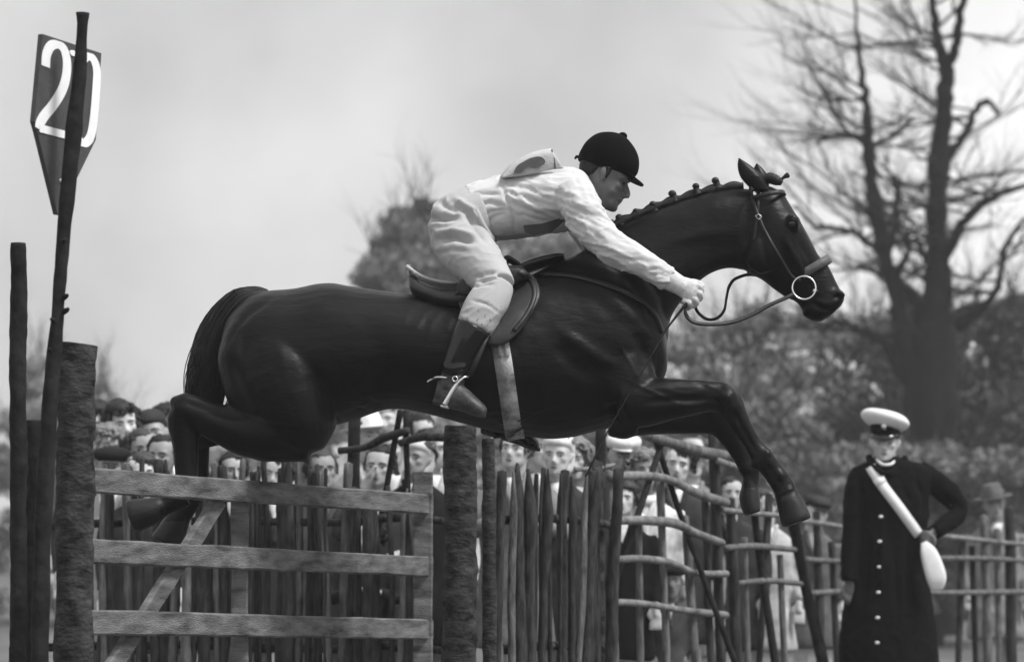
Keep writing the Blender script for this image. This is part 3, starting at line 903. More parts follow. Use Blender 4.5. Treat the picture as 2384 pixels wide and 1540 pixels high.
# elbows, withers, jowl, nostril wings, lips
parts.append(chain_px([(1425, 985, 30, -.14), (1450, 995, 27, -.15), (1475, 985, 28, -.15)], n=14))
for s in (-1, 1):
    parts.append(chain_px([(1772, 560, 40, s * .075, .04), (1780, 598, 46, s * .08, .04), (1790, 630, 26, s * .07, .03)], n=14))
    parts.append(chain_px([(1838, 508, 12, s * .095, .02), (1848, 520, 12, s * .095, .02), (1852, 534, 9, s * .085, .015)], n=10))
    parts.append(chain_px([(1938, 690, 12, s * .045, .016), (1952, 686, 16, s * .04, .02), (1960, 694, 12, s * .035, .018)], n=10))
parts.append(chain_px([(1880, 716, 22, 0, .045), (1900, 734, 16, 0, .042), (1915, 739, 10, 0, .035)], n=12))
hb = mk_remesh('body', parts, .0082, [M_coat, M_hoof], horse, it=6)
relief(hb, [
    ([(556, 706), (585, 700), (620, 688), (650, 680)], .0, 8),
    ([(530, 800), (548, 762), (582, 726), (630, 695)], -.008, 8),           # crease beside the tail
    ([(535, 830), (570, 900), (600, 950)], -.007, 14),
    ([(1300, 770), (1350, 800), (1400, 838), (1440, 850)], .012, 16),        # shoulder blade
    ([(1290, 800), (1340, 850), (1400, 880)], -.010, 20),
    ([(1420, 700), (1480, 740), (1520, 790)], .008, 18), ([(1480, 770), (1500, 830), (1500, 870)], -.010, 15),
    ([(1330, 640), (1390, 690), (1440, 740)], -.006, 20),
    ([(1020, 702), (985, 735), (962, 775)], .002, 7), ([(1040, 712), (1008, 745), (990, 800)], .0022, 8), ([(985, 692), (955, 720), (935, 760)], .0014, 7), ([(1062, 720), (1036, 770)], .003, 8), ([(900, 690), (960, 698), (1020, 708)], .004, 8),
    ([(860, 760), (884, 830), (876, 900), (850, 940)], -.008, 30),           # flank
    ([(720, 850), (760, 930), (770, 990)], -.009, 18),
    ([(650, 800), (690, 880), (700, 940)], .005, 34),
    ([(420, 932), (470, 948), (510, 965), (560, 985)], -.008, 9),            # tendon of the hock
    ([(1500, 935), (1570, 930), (1650, 928)], -.008, 7), ([(1500, 905), (1580, 900), (1650, 905)], .005, 8), ([(1560, 948), (1640, 940)], .006, 7),
    ([(1706, 955), (1734, 1006), (1760, 1050)], -.010, 5), ([(1816, 1158), (1850, 1140)], -.006, 4), ([(1685, 930), (1700, 918)], .006, 8), ([(1672, 935), (1690, 955)], -.008, 6), ([(1520, 890), (1600, 888), (1668, 893)], .005, 6),
    ([(1830, 560), (1850, 600), (1870, 640)], .006, 6), ([(1815, 560), (1830, 610), (1845, 650)], -.006, 9), ([(1860, 560), (1880, 600), (1898, 640)], -.006, 9),
    ([(1832, 505), (1848, 505), (1860, 515)], .006, 5),
    ([(1942, 692), (1950, 688), (1957, 694)], -.016, 5),                     # nostril
    ([(1890, 704), (1908, 716), (1930, 722), (1950, 716)], -.012, 4),        # mouth
    ([(1780, 480), (1770, 540), (1785, 620)], -.006, 8), ([(1745, 470), (1735, 540), (1740, 600)], -.008, 10),
    ([(1330, 930), (1250, 955), (1180, 950), (1110, 962)], .0035, 4), ([(1250, 955), (1215, 975), (1160, 985)], .003, 3),
    ([(1470, 890), (1520, 912), (1570, 935), (1620, 948)], .004, 3), ([(1540, 905), (1590, 915), (1640, 912)], .0035, 3), ([(1440, 800), (1470, 850), (1490, 890)], .004, 4),
    ([(1425, 935), (1432, 965), (1448, 992)], -.007, 4), ([(1445, 925), (1452, 955), (1470, 980)], -.006, 4), ([(1410, 950), (1416, 975), (1428, 1000)], -.005, 4),
    ([(820, 900), (850, 925), (885, 945)], -.006, 5), ([(800, 930), (830, 950), (862, 958)], -.006, 5), ([(770, 960), (800, 980), (815, 985)], -.005, 5),
    ([(560, 960), (620, 985), (690, 990)], .004, 4), ([(480, 962), (530, 975), (580, 978)], -.006, 5), ([(640, 1020), (690, 1040), (730, 1045)], -.005, 6),
    ([(1500, 640), (1540, 690), (1548, 740)], -.007, 8), ([(1440, 640), (1480, 690), (1500, 740)], .005, 9), ([(1600, 640), (1660, 600), (1720, 585)], .005, 7), ([(1560, 560), (1640, 545), (1710, 540)], .004, 12),
    ([(1850, 585), (1862, 610), (1866, 640)], .0035, 2.5), ([(1868, 590), (1878, 615), (1892, 640)], .003, 2.5), ([(1880, 700), (1895, 690), (1915, 690)], -.004, 3), ([(1900, 700), (1920, 706), (1935, 702)], .004, 4),
    ([(1640, 895), (1668, 905), (1690, 925)], .005, 5), ([(1655, 930), (1680, 938)], -.006, 4), ([(1745, 1010), (1764, 1045)], .004, 3), ([(1776, 1070), (1800, 1100), (1818, 1128)], -.004, 4),
    ([(440, 985), (444, 1040), (446, 1100)], -.006, 5), ([(404, 960), (408, 1030), (412, 1100)], .004, 5),
    ([(1500, 520), (1600, 500), (1700, 470)], .004, 16), ([(1520, 600), (1600, 580), (1680, 560)], -.005, 22),
], side=-1, thresh=.4, noise_amp=.004, noise_scale=9)
relief(hb, [], noise_amp=.0012, noise_scale=22)
# hooves
co = get_co(hb.data); pxs = proj(co)
for p in hb.data.polygons:
    c = pxs[list(p.vertices)].mean(0)
    x, y = c
    if (y > 1150 and x > 1820) or (1722 < x < 1775 and y > 1135) or (x < 372 and y > 1150) or (x < 430 and y > 1212):
        p.material_index = 1
bpy.context.view_layer.update()
HB = BVHTree.FromPolygons([Vector(c) for c in get_co(hb.data)], [tuple(p.vertices) for p in hb.data.polygons])
CAMP = Vector((0, 0, CZ))
def surf(px, py, lift=.006, fallback=-.2):
    dr = (P(px, py, 12) - CAMP).normalized()
    loc, nrm, i, dist = HB.ray_cast(CAMP, dr)
    if loc is None or abs(loc.y - 12) > .6:
        return P(px, py, 12 + fallback), Vector((0, -1, 0))
    if nrm.dot(dr) > 0: nrm = -nrm
    return loc + nrm * lift, nrm
def surf_strap(pxs, w, lift=.005, th=.004, n=24, mirror=False):
    A = catmull(np.array(pxs, float), 6)
    pts, wd = [], []
    for x, y in A:
        q, nr = surf(x, y, lift)
        if mirror:
            q = Vector((q.x, 24 - q.y, q.z)); nr = Vector((nr.x, -nr.y, nr.z))
        pts.append(q); wd.append(nr)
    # smooth depth
    ys = np.array([p.y for p in pts])
    for _ in range(2): ys[1:-1] = .25 * ys[:-2] + .5 * ys[1:-1] + .25 * ys[2:]
    for p, y in zip(pts, ys): p.y = y
    W = []
    for i, p in enumerate(pts):
        t = (pts[min(i + 1, len(pts) - 1)] - pts[max(i - 1, 0)]).normalized()
        W.append(t.cross(wd[i]).normalized())
    return strip(pts, W, w, th)

# ears, eyes
def ear(tip, b0, b1, yo, th):
    T = P(*tip, 12 + yo); A = P(*b0, 12 + yo); B = P(*b1, 12 + yo)
    base = A.lerp(B, .5); wid = (B - A).length / 2
    secs = []
    wdir = (B - A).normalized()
    for t, k in ((-.25, .8), (0, 1.0), (.25, 1.12), (.5, .95), (.75, .6), (.93, .22), (1.0, .06)):
        secs.append((base.lerp(T, t), wdir * wid * k, Vector((0, th * k, 0))))
    V, Fc = loft(secs, 14, 3)
    # hollow the front
    return V, Fc
V, Fc = ear((1720, 368), (1738, 430), (1784, 428), -.055, .022); mk('ear', V, Fc, M_coat, horse)
V, Fc = ear((1761, 380), (1752, 436), (1790, 430), .05, .022); mk('ear', V, Fc, M_coat, horse)
for s in (-1, 1):
    q, nr = surf(1842, 521, -.006)
    if s > 0: q.y = 24 - q.y
    V, Fc = ball(q, .017, .011, .013, 16); eo = mk('eye', V, Fc, M_eye, horse)
    V, Fc = chain3([q + Vector((-.022, -.004 * -s, -.002)), q + Vector((-.008, .008 * s, .013)), q + Vector((.010, .008 * s, .012)), q + Vector((.024, .002 * s, -.004))], [.002, .004, .004, .002], 8, 3)
    mk('eyelid', V, Fc, M_coat, eo)
# mane crest and braids
crest = [(1400, 548), (1430, 520), (1470, 500), (1500, 488), (1545, 470), (1590, 456), (1640, 441), (1690, 432), (1730, 428)]
A = catmull(np.array(crest, float), 8)
pts = []; rad = []
for i, (x, y) in enumerate(A):
    h = 7 + 6 * abs(math.sin(i * .40))
    pts.append(P(x, y + 4, 12)); rad.append((h * 12 / F, .014))
V, Fc = chain3(pts, rad, 10, 1); mk('mane', V, Fc, M_hair, horse)
for (x, y) in ((1421, 522), (1443, 510), (1481, 495), (1522, 479), (1567, 454), (1619, 437), (1667, 424), (1700, 424)):
    if x == 1700: continue
    yo = random.uniform(-.012, .004)
    V, Fc = join([chain3([P(x + 5, y + 16, 12 + yo), P(x + 2, y + 4, 12 + yo), P(x, y - 3, 12 + yo)], [.017, .012, .012], 10, 3), ball(P(x - 1 + random.uniform(-2, 2), y - 4, 12 + yo), random.uniform(.013, .018), .017, random.uniform(.011, .015), 10)])
    mk('braid', V, Fc, M_hair, horse)
# forelock braid
V, Fc = join([chain3([P(1770, 420, 11.98), P(1790, 414, 11.98), P(1808, 420, 11.97), P(1820, 426, 11.97)], [.014, .022, .020, .010], 12, 4), chain3([P(1812, 424, 11.97), P(1822, 414, 11.97), P(1832, 408, 11.97), P(1836, 406, 11.97)], [.008, .006, .011, .009], 10, 3)])
mk('forelock', V, Fc, M_hair, horse)
# tail: core and loose hair
core = chain3([P(640, 690, 12), P(600, 686, 12), P(560, 702, 12), P(528, 745, 12), (P(500, 800, 12)), P(482, 860, 12), P(474, 920, 12.02), P(476, 980, 12.03), P(488, 1030, 12.03)], [.016, .024, .04, .044, .044, .046, .048, .036, .010], 16, 4)
T = []
for i in range(1100):
    ph, rr = random.random() * 6.283, random.random() ** .45
    if i % 9 == 0: rr *= random.uniform(1.0, 1.28)
    k = [(622, 684, 6), (596, 680, 10), (562, 696, 26), (530, 738, 38), (503, 795, 46), (484, 860, 47), (476, 920, 45), (474, 985, 34), (486, 1040, 26)]
    L = random.randint(6, 9)
    pts = []
    for j, (x, y, r) in enumerate(k[:L]):
        tx, ty = (k[min(j + 1, 8)][0] - k[max(j - 1, 0)][0]), (k[min(j + 1, 8)][1] - k[max(j - 1, 0)][1])
        l = math.hypot(tx, ty); nx, ny = -ty / l, tx / l
        o = rr * math.cos(ph) * r * (1.0 + .12 * math.sin(j * 1.3 + i)) + random.gauss(0, 1.2)
        pts.append(tuple(P(x + nx * o, y + ny * o, 12 + rr * math.sin(ph) * min(r * 1.0, 30) / 600)))
    pts = catmull(np.array(pts), 3)
    T.append((pts, np.linspace(.0038, .0012, len(pts))))
V, Q = tubes(T, 4)
for i in range(110):
    j0 = random.randint(2, 6)
    x, y, r = k[j0]
    a = random.uniform(-1.15, 1.0) * r
    q = [(x - abs(a) * .7 - random.uniform(0, 8), y - 12 + random.uniform(-14, 14))]
    vx, vy = -random.uniform(4, 15), random.uniform(14, 26)
    for _ in range(4):
        q.append((q[-1][0] + vx, q[-1][1] + vy)); vx *= .6; vx += random.uniform(-2, 5); vy *= 1.05
    if j0 >= 6: continue
    pts = catmull(np.array([tuple(P(u_, v_, 12 + random.uniform(-.05, .05))) for u_, v_ in q]), 3)
    T.append((pts, np.linspace(.0022, .0006, len(pts))))
V, Q = tubes(T, 4)
V2, F2 = join([core, (V, [tuple(q) for q in Q])])
mk('tail', V2, F2, M_hair, horse)

# ------------------------------------------------------------------ saddle
sad = root('jumping_saddle', P(1100, 690, 12), 'dark leather jumping saddle with pale muddy girth on the horse', 'saddle')
# seat: dished sheet from cantle to pommel
prof = [(948, 620), (960, 630), (985, 645), (1020, 655), (1060, 658), (1100, 652), (1140, 632), (1162, 610), (1176, 600)]
A = catmull(np.array(prof, float), 4)
NV = 15
V, Fc = [], []
m = len(A)
for i, (x, y) in enumerate(A):
    t = i / (m - 1)
    hw = .155 * (1 - .55 * t) * math.sqrt(max(.12, 1 - max(0, (0.10 - t) / .10) ** 2 * .8))
    for k in range(NV):
        a = -1 + 2 * k / (NV - 1)
        drop = (.020 + .05 * t) * abs(a) ** 2.5 - .006 * (1 - a * a) * 0
        q = P(x, y, 12)
        V.append((q.x + .02 * (abs(a) ** 2) * (1 - t) * (1 if t < .2 else 0), 12 + a * hw, q.z - drop))
for i in range(m - 1):
    for k in range(NV - 1):
        Fc.append((i * NV + k, i * NV + k + 1, (i + 1) * NV + k + 1, (i + 1) * NV + k))
o = mk('seat', V, Fc, M_seat, sad)
md = o.modifiers.new('s', 'SOLIDIFY'); md.thickness = .012; md.offset = 1
bpy.context.view_layer.update()
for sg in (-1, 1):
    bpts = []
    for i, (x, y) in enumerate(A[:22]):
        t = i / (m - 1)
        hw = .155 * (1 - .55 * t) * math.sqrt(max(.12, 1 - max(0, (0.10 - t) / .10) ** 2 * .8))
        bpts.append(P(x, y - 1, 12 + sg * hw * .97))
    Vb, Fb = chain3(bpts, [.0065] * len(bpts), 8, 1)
    mk('seat_binding_glare', Vb, Fb, M_rim, sad)  # edge piping with its glare put into the colour
# side skirts / panel under the seat
for s in (-1, 1):
    V, Fc = chain_px([(958, 652, 9, s * .10, .04), (974, 674, 18, s * .12, .06), (1010, 690, 22, s * .14, .07), (1060, 698, 26, s * .16, .07), (1120, 680, 36, s * .16, .07), (1180, 650, 34, s * .14, .06), (1215, 635, 16, s * .12, .05)], n=16)
    mk('panel', V, Fc, M_leather, sad)
V, Fc = chain_px([(953, 632, 5, 0, .11), (966, 654, 13, 0, .135), (990, 673, 15, 0, .13), (1030, 682, 14, 0, .11)], n=16)
mk('cantle', V, Fc, M_leather, sad)
V, Fc = chain_px([(1150, 640, 18, 0, .09), (1172, 616, 14, 0, .08), (1182, 602, 9, 0, .06), (1200, 612, 8, 0, .07), (1218, 626, 7, 0, .08)], n=14)
mk('pommel', V, Fc, M_leather, sad)
# numnah / saddle cloth ridge towards the withers
V, Fc = chain_px([(1200, 632, 12, 0, .10), (1240, 616, 14, 0, .11), (1290, 602, 12, 0, .10), (1312, 598, 7, 0, .08)], n=14)
mk('withers_pad', V, Fc, M_leather, sad)
# flaps
flap = [(1105, 640), (1160, 632), (1205, 628), (1240, 647), (1255, 680), (1250, 705), (1232, 735), (1212, 765), (1192, 786), (1172, 799), (1150, 803), (1134, 798), (1118, 770), (1092, 745), (1070, 715), (1064, 690), (1070, 660)]
fA = catmull(np.array(flap + flap[:1], float), 3)[:-1]
def flapmesh(sc=1.0, lift=.012, mirror=False, th=.008):
    cxp = fA.mean(0)
    rings = []
    V, Fc = [], []
    n = len(fA)
    for k, f in enumerate((1.0, .96, .75, .5, .25)):
        for q in cxp + (fA - cxp) * sc * f:
            p, nr = surf(q[0], q[1], 0)
            y = p.y - lift - (.004 if 0 < k else 0)
            if mirror: y = 24 - y
            V.append((p.x, y, p.z))
    p, nr = surf(cxp[0], cxp[1], 0)
    V.append((p.x, (p.y - lift - .004) if not mirror else 24 - (p.y - lift - .004), p.z))
    for k in range(4):
        for i in range(n):
            j = (i + 1) % n
            Fc.append((k * n + i, k * n + j, (k + 1) * n + j, (k + 1) * n + i))
    c = len(V) - 1
    for i in range(n): Fc.append((4 * n + i, 4 * n + (i + 1) % n, c))
    V = np.array(V)
    # even out depth bumps
    return V, Fc
for mir in (False, True):
    V, Fc = flapmesh(1.0, .028, mir)
    o = mk('flap', V, Fc, M_flap, sad)
    md = o.modifiers.new('s', 'SOLIDIFY'); md.thickness = .02; md.offset = 0
# knee roll edge on the flap
for mir in (False, True):
    pl = [(1206, 634), (1234, 654), (1244, 684), (1236, 715), (1218, 745), (1196, 772)]
    pts = []
    for x, y in catmull(np.array(pl, float), 4):
        q, nr = surf(x, y, 0)
        q.y -= .042
        if mir: q.y = 24 - q.y
        pts.append(q)
    V, Fc = chain3(pts, [.010] * len(pts), 8, 1); mk('knee_roll', V, Fc, M_flap, sad)
# girth: from under the flap, down the side, under the belly to the other side
gpts = []
for y in np.linspace(775, 1003, 20):
    t = (y - 775) / (1003 - 775)
    x = 1160 + 36 * t
    q, nr = surf(x, y, .007); gpts.append(q)
yz = np.array([q.y for q in gpts])
for _ in range(3): yz[1:-1] = .25 * yz[:-2] + .5 * yz[1:-1] + .25 * yz[2:]
for q, y in zip(gpts, yz): q.y = y
bot = P(1200, 1016, 12)
under = [Vector((bot.x, 12 + s * .1, bot.z - .006 + abs(s) * .012)) for s in (-1.2, -.6, 0, .6, 1.2)]
gall = gpts + under + [Vector((q.x, 24 - q.y, q.z)) for q in reversed(gpts)]
V, Fc = strip(gall, (1, 0, 0.1), .068, .006); mk('girth', V, Fc, M_girth, sad)
for mir in (False, True):
    for k in (-.013, .013):
        pts = []
        for y in (770, 785, 800, 815, 830):
            q, nr = surf(1163 + (y - 775) * .16, y, .012); q.x += k
            if mir: q.y = 24 - q.y
            pts.append(q)
        V, Fc = strip(pts, (1, 0, 0), .018, .003); mk('girth_strap', V, Fc, M_girth, sad)

# ------------------------------------------------------------------ bridle
brd = root('leather_bridle', P(1800, 560, 12), 'dark leather snaffle bridle with pale noseband on the horse\'s head', 'bridle')
def head_loop(front, back, hw, w, along, th=.005, n=28):
    T, B = P(*front, 12), P(*back, 12)
    c = (T + B) / 2; u = (T - B) / 2
    pts = []
    for k in range(n):
        a = 2 * math.pi * k / n
        ca, sa = math.cos(a), math.sin(a)
        e = .85
        pts.append(c + u * (abs(ca) ** e * (1 if ca > 0 else -1)) + Vector((0, 1, 0)) * hw * (abs(sa) ** e * (1 if sa > 0 else -1)))
    return strip(pts, Vector(along), w, th, close=True)
hax = (P(1930, 720) - P(1800, 470)).normalized()
V, Fc = head_loop((1931, 601), (1845, 654), .070, .034, hax, .004); mk('noseband', V, Fc, M_nose, brd)
V, Fc = head_loop((1826, 450), (1742, 468), .104, .018, hax, .004); mk('browband', V, Fc, M_strap, brd)
V, Fc = head_loop((1766, 440), (1742, 636), .096, .010, (1, 0, 0), .004); mk('throatlatch', V, Fc, M_strap, brd)
for mir in (False, True):
    V, Fc = surf_strap([(1746, 436), (1754, 470), (1768, 510), (1790, 556), (1815, 600), (1842, 642), (1862, 652)], .012, .004, .003, mirror=mir)
    cko = mk('cheekpiece', V, Fc, M_strap, brd)
    q, nr = surf(1766, 506, .009)
    if mir: q.y = 24 - q.y
    V, Fc = strip([q + Vector((-.012, 0, .004)), q + Vector((0, 0, .012)), q + Vector((.012, 0, .002)), q + Vector((0, 0, -.010))], (0, 1, 0), .004, .003, close=True)
    mk('buckle', V, Fc, M_steel, cko)
    y0 = 12 + (.075 if mir else -.075)
    c = P(1871, 669, y0)
    ring = [c + Vector((.045 * math.cos(a), 0.006 * math.sin(a), .045 * math.sin(a))) for a in np.linspace(0, 2 * math.pi, 40, endpoint=False)]
    V, Q = tubes([([tuple(p) for p in ring + ring[:1]], [.0038] * 41)], 8)
    mk('bit_ring', V, Q, M_steel, brd)
    V, Fc = chain3([P(1893, 676, y0), P(1901, 677, y0 + (-.02 if mir else .02)), P(1906, 680, 12)], [.008, .007, .006], 10, 3); mk('bit_mouthpiece', V, Fc, M_steel, brd)
# reins
def tube_obj(name, pts, r, m, parent, n=8, sub=6):
    V, Fc = chain3([Vector(p) for p in catmull(np.array([tuple(p) for p in pts]), sub)], [r] * ((len(pts) - 1) * sub + 1), n, 1)
    return mk(name, V, Fc, m, parent)
def rein_strip(name, pts, w, parent):
    A = catmull(np.array([tuple(p) for p in pts]), 6)
    V, Fc = strip([Vector(a) for a in A], (0, .25, 1), w, .004)
    return mk(name, V, Fc, M_strap, parent)
rein_strip('rein', [P(1604, 700, 11.82), P(1594, 716, 11.82), P(1600, 738, 11.82), P(1620, 751, 11.82), P(1660, 754, 11.83), P(1705, 749, 11.85), P(1750, 732, 11.87), P(1790, 710, 11.89), P(1830, 692, 11.91), P(1846, 684, 11.92)], .015, brd)
rein_strip('rein', [P(1616, 706, 12.16), P(1624, 726, 12.15), P(1645, 742, 12.14), P(1668, 740, 12.13), P(1685, 722, 12.12), P(1691, 690, 12.12), P(1698, 664, 12.12), P(1716, 646, 12.13), P(1760, 640, 12.13), P(1846, 676, 12.08)], .012, brd)
# breastplate
bp = root('breastplate_strap', P(1420, 690, 11.8), 'thin leather breastplate strap crossing the horse\'s shoulder', 'strap')
V, Fc = surf_strap([(1262, 640), (1320, 642), (1380, 654), (1440, 676), (1495, 705), (1525, 735), (1541, 775)], .02, .006, .004); mk('shoulder_strap', V, Fc, M_strap, bp)
V, Fc = surf_strap([(1262, 640), (1320, 642), (1380, 654), (1440, 676), (1495, 705), (1525, 735), (1541, 775)], .02, .006, .004, mirror=True); mk('shoulder_strap', V, Fc, M_strap, bp)

# =================================================================== HEADS
def head_parts(M, H, inf=0.0, jaw=1.0, ears=True, nose=1.0, neck_r=.26, neck_to=None):
    """human head, chin at local origin height, facing +X, up +Z, scale H = chin to crown; M places it"""
    def X(x, y, z): return M @ Vector((x * H, y * H, z * H))
    R = M.to_3x3()
    ux, uy, uz = R @ Vector((H, 0, 0)), R @ Vector((0, H, 0)), R @ Vector((0, 0, H))
    S = [(0.0, .36, .16, .10), (.05, .405, .05, .165 * jaw), (.12, .415, -.06, .22 * jaw), (.20, .41, -.16, .255 * jaw), (.30, .405, -.30, .29), (.40, .395, -.37, .31), (.48, .375, -.41, .32), (.56, .395, -.43, .33), (.68, .395, -.43, .335), (.80, .34, -.39, .315), (.90, .23, -.30, .25), (.97, .10, -.18, .15), (1.0, .02, -.08, .06)]
    secs = []
    for z, f, b, w in S:
        secs.append((X((f + b) / 2, 0, z), ux * ((f - b) / 2 + inf / H), uy * (w + inf / H)))
    pr = [loft(secs, 24, 3, 2.15)]
    if nose:
        pr.append(chain3([X(.365, 0, .54), X(.42, 0, .47), X(.475, 0, .40), X(.495, 0, .355), X(.44, 0, .325), X(.38, 0, .32)], [(.035 * H, .04 * H), (.04 * H, .045 * H), (.045 * H, .055 * H), (.045 * H, .075 * H), (.03 * H, .085 * H), (.02 * H, .06 * H)], 12, 3, ref=tuple(R @ Vector((0, 1, 0)))))
        for s in (-1, 1):
            pr.append(chain3([X(.37, .02 * s, .575), X(.385, .10 * s, .595), X(.35, .2 * s, .585), X(.27, .27 * s, .555)], [.03 * H, .036 * H, .034 * H, .02 * H], 8, 3))
            pr.append(chain3([X(.34, .12 * s, .42), X(.32, .2 * s, .41), X(.25, .26 * s, .42)], [.05 * H, .06 * H, .05 * H], 8, 3))
        pr.append(chain3([X(.395, -.11, .225), X(.425, -.04, .245), X(.43, 0, .24), X(.425, .04, .245), X(.395, .11, .225)], [.015 * H, .03 * H, .03 * H, .03 * H, .015 * H], 8, 3))
        pr.append(chain3([X(.385, -.10, .21), X(.415, 0, .19), X(.385, .10, .21)], [.015 * H, .034 * H, .015 * H], 8, 4))
        c = X(.36, 0, .075); pr.append(ball(c, .085 * H, .1 * H, .08 * H, 12))
    if ears:
        for s in (-1, 1):
            pr.append(chain3([X(.0, .325 * s, .36), X(-.01, .35 * s, .42), X(-.045, .365 * s, .51), X(-.03, .345 * s, .56), X(.02, .33 * s, .53)], [(.03 * H, .03 * H), (.045 * H, .028 * H), (.06 * H, .028 * H), (.05 * H, .026 * H), (.025 * H, .02 * H)], 10, 3))
    if neck_to is not None:
        pr.append(chain3([X(-.1, 0, .35), X(-.08, 0, .1), X(-.08, 0, .1).lerp(neck_to, .5), neck_to], [(neck_r * H, neck_r * H)] * 2 + [(neck_r * H * .95, neck_r * H), (neck_r * H * 1.15, neck_r * H * 1.2)], 16, 3))
    return pr, X

def face_bits(X, H, parent, brow=M_hairdk):
    for s in (-1, 1):
        V, Fc = ball(X(.348, .145 * s, .495), .034 * H, .04 * H, .02 * H, 10); mk('eye', V, Fc, M_eye, parent)
        V, Fc = chain3([X(.41, .05 * s, .575), X(.41, .12 * s, .60), X(.35, .22 * s, .58)], [.014 * H, .018 * H, .010 * H], 6, 3); mk('eyebrow', V, Fc, brow, parent)

def hair_shell(X, H, M, style):
    R = M.to_3x3()
    ux, uy = R @ Vector((H, 0, 0)), R @ Vector((0, H, 0))
    if style == 'short':
        S = [(.34, -.16, -.41, .24), (.44, -.06, -.45, .33), (.56, .0, -.47, .35), (.66, .04, -.475, .362), (.74, .12, -.465, .362), (.80, .30, -.45, .355), (.85, .355, -.43, .345), (.91, .335, -.385, .31), (1.0, .25, -.28, .22), (1.06, .06, -.1, .08)]
    else:
        S = [(.05, -.12, -.46, .34), (.16, -.06, -.56, .43), (.32, -.02, -.60, .48), (.46, .02, -.58, .47), (.58, .04, -.56, .46), (.68, .08, -.54, .45), (.78, .22, -.54, .44), (.86, .40, -.50, .41), (.95, .40, -.46, .37), (1.04, .28, -.32, .26), (1.12, .06, -.12, .1)]
    secs = [(X((f + b) / 2, 0, z), ux * ((f - b) / 2), uy * w) for z, f, b, w in S]
    return loft(secs, 22, 3)

def hair_locks(X, H, style, n=90):
    T = []
    for i in range(n):
        az = random.uniform(0, 2 * math.pi)                 # 0 = face side
        front = abs((az + math.pi) % (2 * math.pi) - math.pi)
        top = random.uniform(.86, 1.05)
        c, s_ = math.cos(az), math.sin(az)
        def at(z, k):
            e = math.sqrt(max(.05, 1 - ((z - .55) / .52) ** 2)) if z > .55 else 1.0
            return (-.03 + c * .44 * e * k, s_ * .37 * e * k, z)
        low = (random.uniform(.72, .8) if front < .95 else random.uniform(.36, .5)) if style == 'short' else (random.uniform(.70, .8) if front < .85 else random.uniform(-.05, .2))
        k1 = 1.04 if style == 'short' else random.uniform(1.12, 1.35)
        m_ = 5
        pts = []
        for j in range(m_):
            z = top + (low - top) * j / (m_ - 1)
            x, y, z = at(z, 1.03 + (k1 - 1.03) * j / (m_ - 1))
            w = .03 if style == 'short' else .06
            pts.append(tuple(X(x + random.gauss(0, w * .5) - (.05 if style == 'short' else 0), y + random.gauss(0, w), z)))
        T.append((catmull(np.array(pts), 3), np.full(13, H * (.04 if style == 'short' else .055)) * np.linspace(1, .45, 13)))
    V, Q = tubes(T, 5)
    return V, [tuple(q) for q in Q]

def add_noise(o, amp, sc):
    co, no = get_co(o.data), get_no(o.data)
    dsp = np.array([noise.noise(Vector(c) * sc) + .5 * noise.noise(Vector(c) * sc * 2.3) for c in co]) * amp
    co += no * dsp[:, None]
    o.data.vertices.foreach_set('co', co.astype(np.float32).ravel()); o.data.update()

# =================================================================== RIDER
rider = root('person', P(1100, 660, 12), 'rider in white shirt, pale breeches and black velvet cap leaning forward over the horse', 'person')
pit = math.radians(26)
HM = Matrix.Translation(P(1377, 470, 12)) @ Matrix.Rotation(pit, 4, 'Y')
HH = .232
NK = P(1352, 462, 12)
hp, HX = head_parts(HM, HH, neck_to=NK, neck_r=.25)
def r_torso(inf):
    return [loft(secs_px([((1085, 436), (1120, 560), .145), ((1115, 426), (1152, 551), .148), ((1164, 413), (1196, 549), .155), ((1227, 402), (1250, 544), .172), ((1289, 396), (1306, 532), .192), ((1334, 396), (1354, 520), .20), ((1360, 408), (1374, 502), .155), ((1372, 428), (1382, 486), .10)], inf=inf), 28, 4)]
def r_arm(s, inf, end=True):
    if s < 0:
        L = [(1332, 438, 38, -.15), (1350, 478, 43, -.19), (1380, 530, 38, -.215), (1420, 571, 34, -.225), (1464, 594, 31, -.22), (1510, 620, 27, -.21), (1555, 648, 24, -.20)]
        if end: L += [(1585, 668, 22, -.19)]
    else:
        L = [(1335, 445, 40, .15), (1345, 480, 46, .19), (1372, 530, 40, .215), (1405, 572, 34, .225), (1440, 600, 31, .22), (1490, 625, 27, .21), (1545, 652, 24, .20)]
        if end: L += [(1575, 668, 22, .19)]
    return [chain_px(L, n=18, inf=inf)]
def r_hips(inf):
    return [loft(secs_px([((998, 512), (1004, 572), .11), ((1010, 482), (1030, 600), .155), ((1036, 460), (1075, 612), .175), ((1075, 440), (1125, 590), .165), ((1112, 430), (1150, 556), .150)], inf=inf), 26, 4)]
def r_thigh(s, inf):
    y = lambda a: s * a
    return [chain_px([(1050, 538, 58, y(.09), .085), (1082, 575, 62, y(.14), .09), (1115, 614, 55, y(.20), .085), (1143, 648, 46, y(.265), .07), (1154, 668, 44, y(.30), .062)], n=20, inf=inf)]
def r_calf(s, inf, lo=0, hi=9):
    y = lambda a: s * a
    L = [(1152, 660, 43, y(.30), .06), (1142, 690, 45, y(.325), .06), (1122, 724, 44, y(.345), .062), (1103, 762, 39, y(.355), .058), (1088, 790, 36, y(.36), .055), (1073, 822, 33, y(.36), .05), (1060, 852, 29, y(.36), .044), (1051, 880, 27, y(.36), .04), (1046, 905, 27, y(.36), .038)]
    return [chain_px(L[lo:hi], n=18, inf=inf)]
FS = {-1: (0, 0), 1: (100, 72)}
